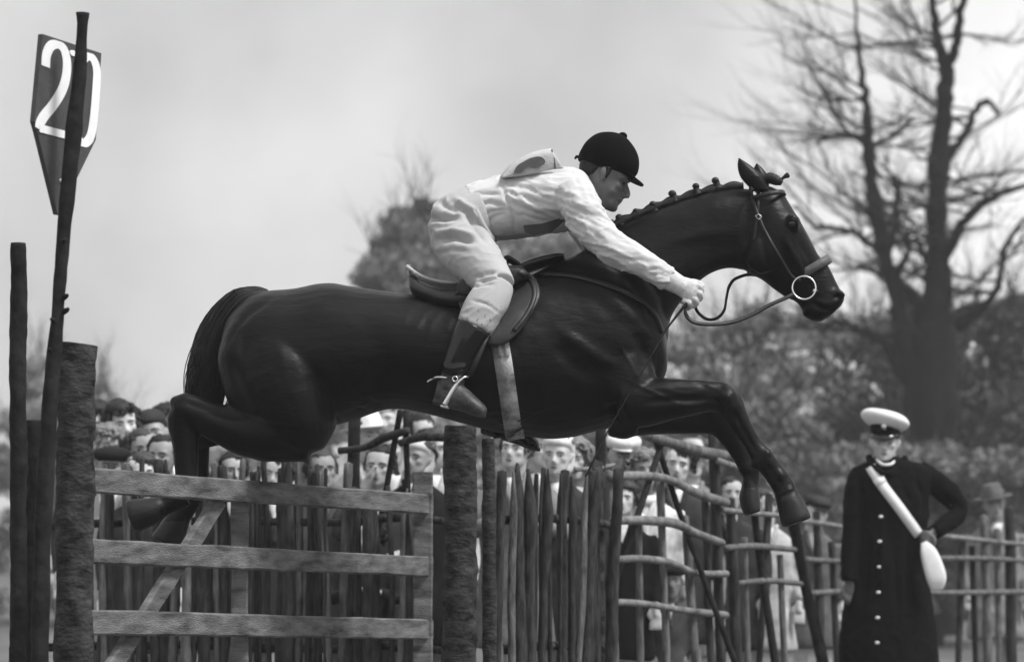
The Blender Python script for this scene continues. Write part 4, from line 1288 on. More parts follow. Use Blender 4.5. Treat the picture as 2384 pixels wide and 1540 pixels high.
def r_foot(s, inf):
    y = s * .36; ys = s
    return [chain_px([(1012, 916, 15, y - .0, .028), (1022, 918, 24, y, .034), (1045, 916, 31, y, .038), (1072, 926, 26, y + ys * .01, .042), (1098, 942, 20, y + ys * .02, .045), (1120, 955, 14, y + ys * .025, .036), (1129, 961, 8, y + ys * .028, .022)], n=18, inf=inf)]
def shift(parts, dx, dz):
    return [(np.asarray(v) + np.array([dx, 0, dz]), f) for v, f in parts]
def bend_far(parts):
    # the far lower leg hangs further forward and lower: shear by height below the knee
    out = []
    k = P(1150, 665, 12).z
    for v, f in parts:
        v = np.array(v, float)
        t = np.clip((k - v[:, 2]) / .45, 0, 1.2)
        v[:, 0] += .205 * t
        v[:, 2] -= .125 * t
        out.append((v, f))
    return out
def hand(s, inf):
    yo = s * .19
    o = 0 if s < 0 else -6
    def H(x, y, dy): return P(x + o, y, 12 + yo + dy * -s)     # dy>0 towards the neck
    pr = [chain3([H(1572, 660, 0), H(1592, 668, 0), H(1610, 678, .0), H(1620, 684, .004)], [(.030, .026), (.037, .022), (.040, .02), (.034, .016)], 14, 3, inf=inf)]
    kn = [(1630, 668), (1628, 682), (1618, 696), (1604, 704)]
    for i, (x, y) in enumerate(kn):
        l = (1.0, 1.12, 1.05, .85)[i]
        pr.append(chain3([H(x - 16, y - 6, -.002), H(x, y, -.006), H(x + 3 * l, y + 9 * l, .012), H(x - 4 * l, y + 15 * l, .034), H(x - 13 * l, y + 10 * l, .04)], [.0105, .0105, .0095, .009, .0075], 10, 3, inf=inf * .6))
    pr.append(chain3([H(1592, 660, .012), H(1612, 656, .024), H(1628, 660, .03), H(1638, 668, .032)], [.013, .012, .0105, .008], 10, 3, inf=inf * .6))
    return pr
body_parts = hp + r_torso(-.022) + r_arm(-1, -.008) + r_arm(1, -.008) + r_hips(-.034) + r_thigh(-1, -.03) + r_thigh(1, -.03) + r_calf(-1, -.008) + bend_far(r_calf(1, -.008)) + r_foot(-1, -.008) + bend_far(r_foot(1, -.008)) + hand(-1, -.0015) + hand(1, -.0015)
rb = mk_remesh('body', body_parts, .0058, M_face, rider, it=3)
# eye socket, cheek and jaw modelling on the profile
relief(rb, [([(1449, 430), (1457, 434)], -.007, 5), ([(1418, 440), (1440, 448)], .004, 8), ([(1412, 462), (1430, 462)], -.005, 9), ([(1395, 468), (1412, 484)], .003, 6), ([(1434, 471), (1446, 466)], -.003, 3)], side=-1)
face_bits(HX, HH, rider)
# clothes
shirt = mk_remesh('shirt', r_torso(.005) + r_arm(-1, .006, False) + r_arm(1, .006, False), .0065, M_shirt, rider, it=4)
SF = [([(1175, 425), (1230, 440), (1290, 470)], -.006, 5), ([(1175, 445), (1215, 455), (1260, 478)], -.007, 5), ([(1185, 470), (1230, 490), (1280, 505)], -.008, 6), ([(1200, 495), (1245, 510), (1290, 520)], -.007, 6), ([(1300, 470), (1350, 490), (1400, 515)], -.007, 6), ([(1310, 490), (1360, 510), (1410, 535)], -.007, 5), ([(1290, 445), (1340, 470)], -.005, 6),
      ([(1164, 413), (1176, 455), (1192, 500), (1200, 548)], -.009, 4), ([(1095, 450), (1130, 450), (1165, 452)], -.009, 4), ([(1110, 480), (1140, 470), (1172, 480)], -.010, 5), ([(1115, 505), (1145, 492), (1180, 488)], -.008, 4), ([(1120, 530), (1150, 505), (1180, 495)], -.008, 5), ([(1090, 465), (1108, 500), (1135, 545)], -.010, 6),
      ([(1420, 540), (1450, 560), (1480, 575)], -.004, 5), ([(1450, 600), (1485, 605), (1515, 612)], -.005, 5), ([(1500, 630), (1530, 625), (1550, 630)], -.006, 4), ([(1515, 640), (1540, 638), (1560, 640)], -.006, 4), ([(1380, 500), (1400, 540), (1430, 575)], .004, 9), ([(1330, 400), (1350, 440), (1360, 480)], -.004, 7), ([(1372, 420), (1378, 450), (1392, 490)], .006, 5),
      ([(1480, 570), (1475, 590), (1465, 612)], -.004, 5), ([(1508, 595), (1500, 610), (1492, 628)], .004, 5), ([(1540, 610), (1532, 625), (1524, 650)], .005, 5)]
relief(shirt, SF, side=-1, noise_amp=.003, noise_scale=11, wrinkle=[(.010, (1, 0, -.45), 22, 4.0), (.005, (1, 0, -.2), 48, 3.0)])
V, Fc = chain3([P(1362, 412, 11.95), P(1366, 424, 11.90), P(1374, 448, 11.885), P(1386, 476, 11.90), P(1394, 490, 11.96), P(1394, 490, 12.04), P(1386, 476, 12.10), P(1374, 448, 12.115), P(1366, 424, 12.10), P(1362, 412, 12.05)], [.012] * 10, 8, 3)
mk('collar', V, Fc, M_shirt, rider)
# belt line between shirt and breeches is hidden: breeches
br = mk_remesh('breeches', r_hips(.004) + r_thigh(-1, .004) + r_thigh(1, .004) + r_calf(-1, .004, 0, 4) + bend_far(r_calf(1, .004, 0, 4)), .0065, M_breech, rider, it=4)
BK = 1.5
BF = [([(992, 509), (1030, 508), (1075, 503)], -.022, 9), ([(1000, 520), (1040, 516), (1085, 500)], .006, 6), ([(1018, 560), (1055, 549), (1104, 560)], -.021, 9), ([(1010, 540), (1060, 535), (1110, 545)], .006, 6), ([(1025, 590), (1055, 580), (1085, 582)], -.006, 6), ([(1022, 470), (1045, 482), (1066, 490)], -.014, 7), ([(1045, 468), (1085, 490), (1110, 530), (1134, 565)], -.013, 8), ([(1058, 460), (1090, 480), (1118, 515)], .006, 6),
      ([(1105, 645), (1130, 636), (1155, 632)], -.010, 4), ([(1112, 656), (1140, 650), (1162, 644)], -.009, 4), ([(1100, 668), (1125, 662), (1150, 660)], -.006, 4), ([(1098, 698), (1130, 706), (1160, 726)], -.005, 3), ([(1096, 478), (1100, 486), (1106, 482)], .005, 3)]
BF = [(a_, k_ * BK, w_) for a_, k_, w_ in BF]
relief(br, BF, side=-1, noise_amp=.003, noise_scale=10, wrinkle=[(.007, (1, 0, .15), 24, 3.0)])
V, Fc = chain_px([(1088, 434, 5, 0, .01), (1104, 478, 7, -.14, .012), (1122, 520, 7, -.155, .012), (1147, 558, 6, -.12, .012)], n=10)
mk('waistband', V, Fc, M_breech, rider)
for s in (-1, 1):
    pr = r_calf(s, .007, 3, 9) + r_foot(s, .003)
    # heel block and sole
    y = s * .36
    pr.append(chain_px([(1006, 934, 5, y, .03), (1030, 940, 6, y, .036), (1075, 952, 5, y, .042), (1110, 964, 5, y + s * .02, .04), (1130, 968, 4, y + s * .026, .024)], n=12))
    if s > 0: pr = bend_far(pr)
    b = mk_remesh('boot', pr, .0065, [M_boot, M_bootdirt], rider, it=3)
    if s < 0:
        relief(b, [([(1030, 850), (1050, 858), (1085, 852)], .008, 6), ([(1028, 868), (1050, 874), (1085, 868)], -.010, 5), ([(1080, 768), (1062, 815), (1050, 845)], .005, 5), ([(1108, 780), (1090, 820), (1078, 850)], -.005, 6), ([(1000, 935), (1060, 948), (1125, 966)], -.004, 3)], side=-1)
        cc = get_co(b.data); pp = proj(cc)
        for p in b.data.polygons:
            if pp[list(p.vertices)].mean(0)[1] > 884: p.material_index = 1
# gloves
for s in (-1, 1):
    o_ = 0 if s < 0 else -8
    cuff = chain_px([(1538 + o_, 638, 27, s * .203), (1552 + o_, 646, 26, s * .20), (1568 + o_, 656, 24, s * .195), (1586 + o_, 666, 22, s * .19), (1596 + o_, 671, 20, s * .19)], n=18)
    mk_remesh('glove', hand(s, .003) + [cuff], .0038, M_glove, rider, it=2)
# velvet cap with peak, button and dark hair below
def cap_sections():
    S = [(.54, .02, -.52, .36), (.63, .40, -.545, .395), (.73, .475, -.545, .42), (.86, .46, -.53, .42), (1.0, .39, -.47, .385), (1.11, .27, -.37, .31), (1.19, .12, -.22, .2), (1.22, .0, -.10, .09)]
    R = HM.to_3x3(); ux, uy = R @ Vector((HH, 0, 0)), R @ Vector((0, HH, 0))
    return loft([(HX((f + b) / 2, 0, z), ux * ((f - b) / 2), uy * w) for z, f, b, w in S], 28, 4, 2.1)
cp = cap_sections()
capo = mk('riding_cap', cp[0], cp[1], M_velvet, rider)
def peak(M, H, X, zc, f0, f1, w, drop, th=.01, n=15):
    V, Fc = [], []
    for i in range(n):
        a = -1.15 + 2.3 * i / (n - 1)
        for r, dz in ((0, 0), (.5, drop * .4), (1, drop)):
            x = (f0 + (f1 - f0) * r) * math.cos(a * .85); y = (w + .02 * r) * math.sin(a)
            V.append(X(x, y, zc - dz * math.cos(a * .9)))
    for i in range(n - 1):
        for k in range(2):
            Fc.append((i * 3 + k, i * 3 + k + 1, (i + 1) * 3 + k + 1, (i + 1) * 3 + k))
    return V, Fc
V, Fc = peak(HM, HH, HX, .68, .43, .66, .36, .045)
o = mk('cap_peak', V, Fc, M_velvet, capo); o.modifiers.new('s', 'SOLIDIFY').thickness = .006
V, Fc = ball(HX(-.02, 0, 1.215), .019, .019, .016, 12); mk('cap_button', V, Fc, M_velvet, capo)
V, Fc = hair_shell(HX, HH, HM, 'short')
o = mk('hair', V, Fc, M_hairdk, rider); add_noise(o, .004, 60)
V, Fc = chain3([HX(.02, -.335, .60), HX(.03, -.335, .50), HX(.035, -.325, .42)], [.013, .010, .006], 8, 3); mk('sideburn', V, Fc, M_hairdk, rider)
V, Fc = chain3([HX(-.52, -.02, .58), HX(-.56, -.0, .57), HX(-.57, .02, .53)], [.006, .006, .004], 8, 3); mk('cap_ribbon', V, Fc, M_velvet, capo)

# number bib blown up behind the shoulders
def sheet(rows, m, parent, name, th=.003, sub=4):
    R = [catmull(np.array([tuple(p) for p in r]), sub) for r in rows]
    R = np.array(R)
    R2 = np.array([catmull(R[:, j], sub) for j in range(R.shape[1])])
    a, b = R2.shape[:2]
    V = R2.reshape(-1, 3)
    Fc = [(i * b + j, i * b + j + 1, (i + 1) * b + j + 1, (i + 1) * b + j) for i in range(a - 1) for j in range(b - 1)]
    o = mk(name, V.tolist(), Fc, m, parent)
    o.modifiers.new('s', 'SOLIDIFY').thickness = th
    return o
M_bib = mat('number_bib_cloth', 0.46, 0.9, 0.06, 30, 0.3, 120, 0.1)
M_print = mat('bib_print', 0.09, 0.9, 0.2, 30)
M_printdk = mat('bib_print_shaded', 0.02, 0.9, 0.2, 30)  # front bib print, darkened to stand for the shade there
ca = [(1166, 412, 0), (1190, 385, 0), (1225, 363, 0), (1258, 352, 0), (1284, 348, 0)]
cb = [(1170, 414, 0), (1205, 410, 0), (1240, 404, 0), (1275, 396, 0), (1312, 392, 0)]
rows = [[P(x, y, 12 + .13) for x, y, _ in ca], [P(x - 2, y - 3, 12) for x, y, _ in ca], [P(x, y, 12 - .13) for x, y, _ in ca],
        [P((x + u) / 2 + 1, (y + v) / 2, 12 - .15) for (x, y, _), (u, v, _) in zip(ca, cb)], [P(u, v, 12 - .145) for u, v, _ in cb]]
bibo = sheet(rows, M_bib, rider, 'number_bib')
V, Fc = [], []
blob = [(1195, 402), (1203, 386), (1218, 376), (1236, 367), (1256, 364), (1268, 372), (1266, 382), (1248, 390), (1232, 386), (1222, 392), (1212, 402)]
bA = catmull(np.array(blob + blob[:1], float), 3)[:-1]
V = [P(x, y, 11.838) for x, y in bA] + [P(x, y, 11.842) for x, y in bA]
n = len(bA)
mk('bib_number', V, [tuple(range(n)), tuple(range(2 * n - 1, n - 1, -1))] + [(i, (i + 1) % n, (i + 1) % n + n, i + n) for i in range(n)], M_print, bibo, smooth=False)
V, Fc = chain_px([(1284, 348, 1.8, -.14), (1290, 370, 1.8, -.148), (1292, 392, 1.8, -.15)], n=6); mk('bib_seam', V, Fc, M_print, bibo)
# front of the bib hanging under the chest, its shadow painted into the dark print
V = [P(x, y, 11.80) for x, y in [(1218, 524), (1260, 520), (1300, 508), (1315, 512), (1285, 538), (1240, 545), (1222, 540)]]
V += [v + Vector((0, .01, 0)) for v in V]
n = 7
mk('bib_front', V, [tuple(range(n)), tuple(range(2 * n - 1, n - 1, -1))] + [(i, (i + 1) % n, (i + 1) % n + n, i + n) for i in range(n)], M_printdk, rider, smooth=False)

# stirrups and leathers (belong to the saddle)
for s in (-1, 1):
    yy = 12 + s * .385
    def Z(x, y, dy=0):
        q = P(x, y, yy + dy * s)
        if s > 0:
            v = bend_far([(np.array([tuple(q)]), [])])[0][0][0]; return Vector(v)
        return q
    irn = [Z(1090, 876, .0), Z(1078, 878, .012), Z(1066, 888, .016), Z(1054, 906, .018), Z(1044, 924, .018), Z(1034, 942, .016)]
    A = catmull(np.array([tuple(p) for p in irn]), 4)
    V, Fc = strip([Vector(a) for a in A], (1, 0, .45), [.009 + .010 * i / len(A) for i in range(len(A))], .006)
    sio = mk('stirrup_iron', V, Fc, M_steel, sad)
    V, Fc = strip([Z(1034, 945, .014), Z(1036, 947, -.04), Z(1036, 947, -.10)], (1, 0, -.2), .03, .008); mk('stirrup_tread', V, Fc, M_steel, sio)
    ring = [Z(1059 + 6 * math.cos(a), 881 + 6 * math.sin(a), .022) for a in np.linspace(0, 2 * math.pi, 14)]
    V, Q = tubes([([tuple(p) for p in ring], [.0028] * 14)], 6); mk('stirrup_eye', V, Q, M_steel, sio)
    V, Fc = strip([Z(1092, 874, .01), Z(1110, 835, .008), Z(1124, 800, .0), Z(1136, 770, -.02)], (1, 0, .3), .022, .004); mk('stirrup_leather', V, Fc, M_strap, sad)
    sp = [Z(1040, 879, .012), Z(1028, 877, .01), Z(1016, 877, .0), Z(1006, 880, -.02)]
    V, Fc = chain3(sp, [.0045] * 4, 6, 3); mk('spur_band', V, Fc, M_steel, rider)
    V, Fc = chain3([Z(1008, 880, -.02), Z(1000, 884, -.025), Z(994, 888, -.025)], [.004, .0035, .003], 6, 2); mk('spur_neck', V, Fc, M_steel, rider)

# whip
A = [P(1602, 700, 11.80), P(1578, 730, 11.79), P(1545, 775, 11.76), P(1500, 855, 11.74), P(1450, 940, 11.72), P(1405, 1020, 11.70), P(1372, 1090, 11.69), P(1362, 1108, 11.69)]
wh = root('riding_whip', P(1480, 900, 11.74), 'long thin riding whip hanging from the rider\'s near hand', 'whip')
V, Fc = chain3(A, [.006, .0055, .0035, .003, .0028, .003, .0048, .0035], 7, 5); mk('shaft', V, Fc, M_boot, wh)

# =================================================================== OFFICER
M_oskin = mat('weathered_skin', 0.42, 0.55, 0.2, 25, 0.05, 120, 0.35)
D_O = 18.0
off = root('person', (P(2070, 1437, D_O).x, D_O, 0), 'officer in black greatcoat and white topped peaked cap, hand on hip', 'person')
def O(px, py, dy=0): return P(px, py, D_O + dy)
sc_o = D_O / F
yaw = math.radians(-100)
OM = Matrix.Translation(O(2060, 1073, .02)) @ Matrix.Rotation(yaw, 4, 'Z') @ Matrix.Rotation(math.radians(4), 4, 'Y')
OH = .222
ohp, OX = head_parts(OM, OH, neck_to=O(2066, 1100, .03), neck_r=.27)
def secH(L, inf=0.0, d0=D_O):
    out = []
    for xl, xr, y, hd, yo in L:
        A, B = P(xl, y, d0 + yo), P(xr, y, d0 + yo)
        out.append(((A + B) / 2, (B - A) / 2 * (1 + inf / max((B - A).length / 2, .01)), Vector((0, hd + inf, 0))))
    return out
o_torso = [loft(secH([(2036, 2094, 1062, .07, .03), (2020, 2112, 1070, .09, .03), (1998, 2150, 1082, .115, .02), (1984, 2168, 1104, .135, .02), (1988, 2164, 1150, .145, .0), (1988, 2160, 1200, .145, 0), (1982, 2154, 1250, .15, 0), (1978, 2152, 1310, .16, 0), (1966, 2166, 1380, .17, 0), (1956, 2178, 1460, .18, 0), (1950, 2186, 1530, .185, 0), (1948, 2188, 1560, .18, 0)]), 28, 3)]
o_rarm = [chain3([O(2008, 1094, .02), O(1996, 1130, 0), O(1990, 1190, -.02), O(1984, 1250, -.04), O(1980, 1310, -.06), O(1978, 1350, -.07)], [.062, .07, .066, .06, .055, .05], 16, 3)]
o_larm = [chain3([O(2138, 1092, .02), O(2168, 1116, .04), O(2204, 1146, .06), O(2232, 1180, .06), O(2226, 1200, .03), O(2198, 1222, -.04), O(2172, 1240, -.1)], [.06, .07, .066, .058, .055, .052, .046], 16, 3)]
legs_o = [chain3([O(2020 + k, 1450), O(2018 + k, 1540), Vector((O(2018 + k, 1540).x, D_O, .08))], [.09, .075, .05], 12, 3) for k in (0, 80)] + [chain3([Vector((O(2018 + k, 1540).x, D_O + .06, .05)), Vector((O(2018 + k, 1540).x, D_O - .08, .04)), Vector((O(2018 + k, 1540).x, D_O - .18, .03))], [.05, .045, .03], 12, 3) for k in (0, 80)]
def ohand(x, y, dy, s):
    pr = [chain3([O(x, y - 14, dy), O(x + 2 * s, y, dy), O(x + 3 * s, y + 14, dy)], [(.03, .024), (.04, .022), (.036, .018)], 12, 3)]
    for i in range(4):
        xx = x + (-12 + i * 8) * 1
        pr.append(chain3([O(xx, y + 12, dy), O(xx + 1, y + 26 + (2, 6, 5, 0)[i], dy - .01), O(xx + 2, y + 36 + (2, 6, 5, 0)[i], dy + .01)], [.011, .010, .008], 8, 3))
    pr.append(chain3([O(x - 12 * s, y - 4, dy - .015), O(x - 18 * s, y + 10, dy - .025), O(x - 16 * s, y + 22, dy - .025)], [.013, .011, .008], 8, 3))
    return pr
ob = mk_remesh('body', ohp + [loft(secH([(2020, 2130, 1090, .09, .02), (2010, 2140, 1180, .1, 0), (2010, 2130, 1280, .1, 0), (2000, 2140, 1400, .11, 0), (2000, 2130, 1460, .1, 0)]), 18, 2)] + [chain3([O(2010, 1098, .02), O(1990, 1190, -.02), O(1978, 1352, -.07)], [.04, .04, .035], 10, 3), chain3([O(2138, 1096, .02), O(2228, 1180, .06), O(2172, 1240, -.1)], [.04, .04, .035], 10, 3)] + legs_o + ohand(1978, 1366, -.07, 1) + ohand(2158, 1248, -.13, -1), .008, [M_oskin, M_face], off, it=3)
pp = proj(get_co(ob.data))
for p in ob.data.polygons:
    if pp[list(p.vertices)].mean(0)[1] > 1180: p.material_index = 1
face_bits(OX, OH, off)
V, Fc = chain3([OX(.435, -.07, .215), OX(.45, 0, .215), OX(.435, .07, .215)], [.008 * OH * 2, .012 * OH * 2, .008 * OH * 2], 6, 2); mk('mouth', V, Fc, M_face, off)
coat = mk_remesh('greatcoat', o_torso + o_rarm + o_larm, .011, M_navy, off, it=3)
relief(coat, [([(2056, 1100), (2054, 1200), (2050, 1380)], .010, 6), ([(2020, 1240), (2014, 1320), (2005, 1420)], -.022, 9), ([(2110, 1230), (2118, 1320), (2126, 1420)], -.022, 9), ([(2080, 1260), (2084, 1340), (2088, 1430)], -.016, 9), ([(2195, 1150), (2212, 1185)], -.02, 8), ([(2215, 1165), (2235, 1172)], -.015, 6), ([(2130, 1110), (2150, 1150), (2150, 1200)], -.016, 8), ([(2000, 1120), (2008, 1180), (2002, 1240)], -.014, 7), ([(2100, 1130), (2120, 1170)], -.012, 7)], side=-1, noise_amp=.010, noise_scale=6)
add_noise(coat, .006, 15)
bpy.context.view_layer.update()
OB = BVHTree.FromPolygons([Vector(c) for c in get_co(coat.data)], [tuple(p.vertices) for p in coat.data.polygons])
def osurf(px, py, lift=.008):
    dr = (O(px, py) - CAMP).normalized()
    loc, nrm, i, dist = OB.ray_cast(CAMP, dr)
    if loc is None: return O(px, py, -.15)
    return loc - Vector((0, lift, 0))
V, Fc = chain3([O(2022, 1062, .0), O(2030, 1082, -.06), O(2048, 1096, -.10), O(2060, 1104, -.12)], [(.02, .02)] * 4, 10, 4); mk('collar', V, Fc, M_navy, off)
V, Fc = chain3([O(2106, 1064, .0), O(2096, 1084, -.06), O(2080, 1096, -.10), O(2066, 1104, -.12)], [(.02, .02)] * 4, 10, 4); mk('collar', V, Fc, M_navy, off)
V, Fc = chain3([O(2040, 1068, -.03), O(2050, 1078, -.09), O(2062, 1081, -.105), O(2076, 1078, -.09), O(2086, 1068, -.03)], [.009] * 5, 8, 3); mk('shirt_collar', V, Fc, M_cap, off)
# cross strap
pl = catmull(np.array([(2025, 1085), (2033, 1098), (2046, 1118), (2066, 1146), (2092, 1180), (2118, 1216), (2138, 1244)], float), 4)
pts = [osurf(x, y, .012) for x, y in pl]
ys = np.array([p.y for p in pts])
for _ in range(4): ys[1:-1] = .25 * ys[:-2] + .5 * ys[1:-1] + .25 * ys[2:]
for p, y in zip(pts, ys): p.y = y
V, Fc = strip(pts, (.8, 0, .6), .06, .006); cso = mk('cross_strap', V, Fc, M_belt, off)
V, Fc = strip([p + Vector((0, -.006, 0)) for p in pts[7:10]], (.8, 0, .6), .066, .006); mk('strap_slide', V, Fc, M_belt, cso)
for (x, y) in ((2050, 1201), (2047, 1259), (2046, 1318), (2044, 1377), (2042, 1436), (2041, 1494)):
    V, Fc = ball(osurf(x, y, .004), .014, .008, .009, 12); mk('button', V, Fc, M_steel if False else M_belt, off)
# white pouch (gauntlets) hanging at the hip
V, Fc = chain3([O(2150, 1262, -.17), O(2160, 1282, -.19), O(2172, 1318, -.2), O(2180, 1348, -.2), O(2180, 1370, -.19)], [(.02, .012), (.046, .018), (.058, .02), (.056, .02), (.036, .012)], 16, 4, p=2.6); 
mk('white_pouch', V, Fc, M_belt, off)
# cap: white crown, dark band, patent peak, badge
def OXR(S, n=30, p=2.0, sub=3):
    R = OM.to_3x3(); ux, uy = R @ Vector((OH, 0, 0)), R @ Vector((0, OH, 0))
    return loft([(OX((f + b) / 2, 0, z + (f + b) * .0), ux * ((f - b) / 2), uy * w) for z, f, b, w in S], n, sub, p)
V, Fc = OXR([(.60, .42, -.46, .37), (.70, .45, -.47, .385), (.86, .47, -.48, .39), (1.02, .48, -.48, .39)]); obo = mk('peaked_cap', V, Fc, M_navy, off)
R_ = OM.to_3x3(); ux_, uy_, uz_ = R_ @ Vector((OH, 0, 0)), R_ @ Vector((0, OH, 0)), R_ @ Vector((0, 0, OH))
tl = math.radians(10)
ROLL = 1
secs = []
for z, r, rw in ((.86, .46, .39), (.93, .55, .52), (1.06, .64, .64), (1.18, .62, .62), (1.28, .48, .46), (1.31, .1, .1)):
    c = OX(-.01, 0, z)
    secs.append((c, (ux_ * math.cos(tl) + uz_ * math.sin(tl)) * r, (uy_ * math.cos(.2) - uz_ * math.sin(.2) * ROLL) * rw))
V, Fc = loft(secs, 30, 3); mk('cap_crown', V, Fc, M_cap, obo)
V, Fc = peak(OM, OH, OX, .76, .42, .60, .37, .20); o = mk('cap_peak', V, Fc, M_patent, obo); o.modifiers.new('s', 'SOLIDIFY').thickness = .006
V, Fc = ball(OX(.50, 0, .92), .016, .014, .02, 10); mk('cap_badge', V, Fc, M_steel, obo)
V, Fc = hair_shell(OX, OH, OM, 'short'); mk('hair', V, Fc, M_hairdk, off)

# =================================================================== SPECTATORS
SKINS = [mat('skin_tone', v, 0.55, 0.15, 14, 0.05, 120, 0.35) for v in (.26, .36, .46, .54)]
def spectator(label, px, py, d, coat, hair='dark', style='short', hat=None, yaw=0.0, hatm='charcoal', arms='down', skin=M_skin, scarf=None, legs='charcoal', lean=0.0, group='spectators behind the fences'):
    eye = P(px, py, d)
    Ht = eye.z / .935
    s = Ht / 1.72
    yaw = yaw + random.uniform(-.5, .5) * (0.2 if label.startswith('woman with thick') else 1); lean = lean + random.uniform(-.2, .2)
    skin = random.choice(SKINS)
    jw = random.uniform(.88, 1.12)
    H = random.uniform(.94, 1.05) * .225 * max(.86, min(1.05, .4 + .6 * s))
    rt = root('person', (eye.x, d, 0), label, 'person', group)
    chin = eye + Vector((0, 0, -.5 * H))
    M = Matrix.Translation(chin + Vector((0, .02, 0))) @ Matrix.Rotation(math.radians(-90) + yaw, 4, 'Z') @ Matrix.Rotation(math.radians(random.uniform(-4, 8)), 4, 'Y') @ Matrix.Rotation(lean, 4, 'X')
    zb = chin.z
    x0, y0 = eye.x, d + .06
    def Q(x, y, z): return Vector((x0 + x * s, y0 + y * s, z))
    hpz, X = head_parts(M, H, neck_to=Q(0, 0, zb - .09 * s), neck_r=random.uniform(.23, .3), jaw=jw)
    zs = lambda f: zb * f
    tor = [(Q(0, 0, zb * .98), .07, .07), (Q(0, 0, zb * .945), .14, .09), (Q(0, 0, zb * .91), .20, .11), (Q(0, 0, zb * .84), .215, .13), (Q(0, 0, zb * .72), .20, .13), (Q(0, 0, zb * .62), .19, .125), (Q(0, 0, zb * .50), .215, .145), (Q(0, 0, zb * .36), .24, .16), (Q(0, 0, zb * .33), .23, .15)]
    torso = loft([(c, Vector((a * s, 0, 0)), Vector((0, b * s, 0))) for c, a, b in tor], 20, 2)
    A = []
    hands = []
    for sd in (-1, 1):
        sh = Q(.185 * sd, 0, zb * .905)
        if arms == 'down':
            el = Q(.25 * sd, .02, zb * .73); ha = Q(.24 * sd, -.08, zb * .57)
        elif arms == 'rail' or (arms == 'point' and sd < 0):
            el = Q(.27 * sd, -.12, zb * .76); ha = Q(.10 * sd, -.36, zb * .80)
        elif arms == 'face' and sd < 0:
            el = Q(-.24, -.2, zb * .80); ha = chin + Vector((-.05, -.13, .03))
        elif arms == 'point':
            el = Q(.30, -.20, zb * .86); ha = Q(.52, -.40, zb * .93)
        else:
            el = Q(.25 * sd, -.05, zb * .74); ha = Q(.12 * sd, -.28, zb * .72)
        A.append(chain3([sh, sh.lerp(el, .5) + Vector((.012 * sd, 0, 0)), el, el.lerp(ha, .5), el.lerp(ha, .86)], [.068 * s, .062 * s, .055 * s, .05 * s, .044 * s], 12, 3))
        dr = (ha - el).normalized()
        hands.append(chain3([el.lerp(ha, .5), ha, ha + dr * .05], [(.03 * s, .03 * s), (.028 * s, .034 * s), (.022 * s, .036 * s)], 10, 2))
        sdv = dr.cross(Vector((0, 0, 1)))
        sdv = sdv.normalized() if sdv.length > .1 else Vector((1, 0, 0))
        for k in range(4):
            b0 = ha + dr * .05 + sdv * ((k - 1.5) * .02)
            hands.append(chain3([b0 - dr * .02, b0 + dr * .035, b0 + dr * .06 + Vector((0, 0, -.015))], [.0095, .0095, .008], 6, 2))
        hands.append(chain3([ha + sdv * .03 * sd, ha + sdv * .045 * sd + dr * .03, ha + sdv * .04 * sd + dr * .055], [.011, .010, .008], 6, 2))
    L = []
    for sd in (-1, 1):
        L.append(chain3([Q(.09 * sd, 0, zb * .5), Q(.10 * sd, 0, zb * .3), Q(.10 * sd, 0, .08)], [.085 * s, .065 * s, .045 * s], 10, 2))
        L.append(chain3([Q(.10 * sd, .06, .045), Q(.10 * sd, -.05, .045), Q(.11 * sd, -.17, .03)], [.042 * s, .042 * s, .025 * s], 10, 2))
    inner = loft([(c, Vector((a * s * .8, 0, 0)), Vector((0, b * s * .8, 0))) for c, a, b in tor], 14, 1)
    b = mk_remesh('body', hpz + [inner] + hands + L, .011, skin, rt, it=2)
    face_bits(X, H, rt, HAIRS[hair])
    V, Fc = chain3([X(.435, -.07, .215), X(.45, 0, .215), X(.435, .07, .215)], [.008 * H * 2, .012 * H * 2, .008 * H * 2], 6, 2); mk('mouth', V, Fc, M_face, rt)
    c = mk_remesh('coat', [torso] + A, .015, COATS[coat], rt, it=2)
    add_noise(c, .012 * s, 7)
    # lapels / neck opening
    V, Fc = chain3([Q(-.07, -.07, zb * .985), Q(-.05, -.12, zb * .93), Q(-.01, -.145, zb * .86), Q(0, -.15, zb * .78)], [.018 * s] * 4, 8, 3); mk('lapel', V, Fc, COATS[coat], rt)
    V, Fc = chain3([Q(.07, -.07, zb * .985), Q(.05, -.12, zb * .93), Q(.01, -.145, zb * .86), Q(0, -.15, zb * .78)], [.018 * s] * 4, 8, 3); mk('lapel', V, Fc, COATS[coat], rt)
    V, Fc = loft([(Q(0, -.085, zb * .97), Vector((.05 * s, 0, 0)), Vector((0, .03 * s, 0))), (Q(0, -.105, zb * .91), Vector((.035 * s, 0, 0)), Vector((0, .03, 0))), (Q(0, -.125, zb * .84), Vector((.008 * s, 0, 0)), Vector((0, .02, 0)))], 10, 2); mk('shirt_front', V, Fc, COATS[scarf or 'white'], rt)
    if scarf:
        V, Fc = chain3([Q(-.09, .02, zb * .965), Q(-.06, -.09, zb * .955), Q(0, -.12, zb * .945), Q(.06, -.09, zb * .955), Q(.09, .02, zb * .965), Q(0, .1, zb * .975)], [.03 * s] * 6, 10, 3); mk('scarf', V, Fc, COATS[scarf], rt)
    # hair / hat
    hs = 'long' if style == 'long' else 'short'
    Mh = M @ Matrix.Rotation(random.uniform(-.12, .12), 4, 'X') @ Matrix.Rotation(random.uniform(-.10, .05), 4, 'Y')
    XH = lambda x, y, z: Mh @ Vector((x * H, y * H, z * H))
    V, Fc = hair_shell(XH, H, Mh, hs)
    if hat is None or style == 'long': V, Fc = join([(V, Fc), hair_locks(XH, H, hs)])
    h = mk('hair', V, Fc, HAIRS[hair], rt); add_noise(h, .014 if hs == 'long' else .009, 34)
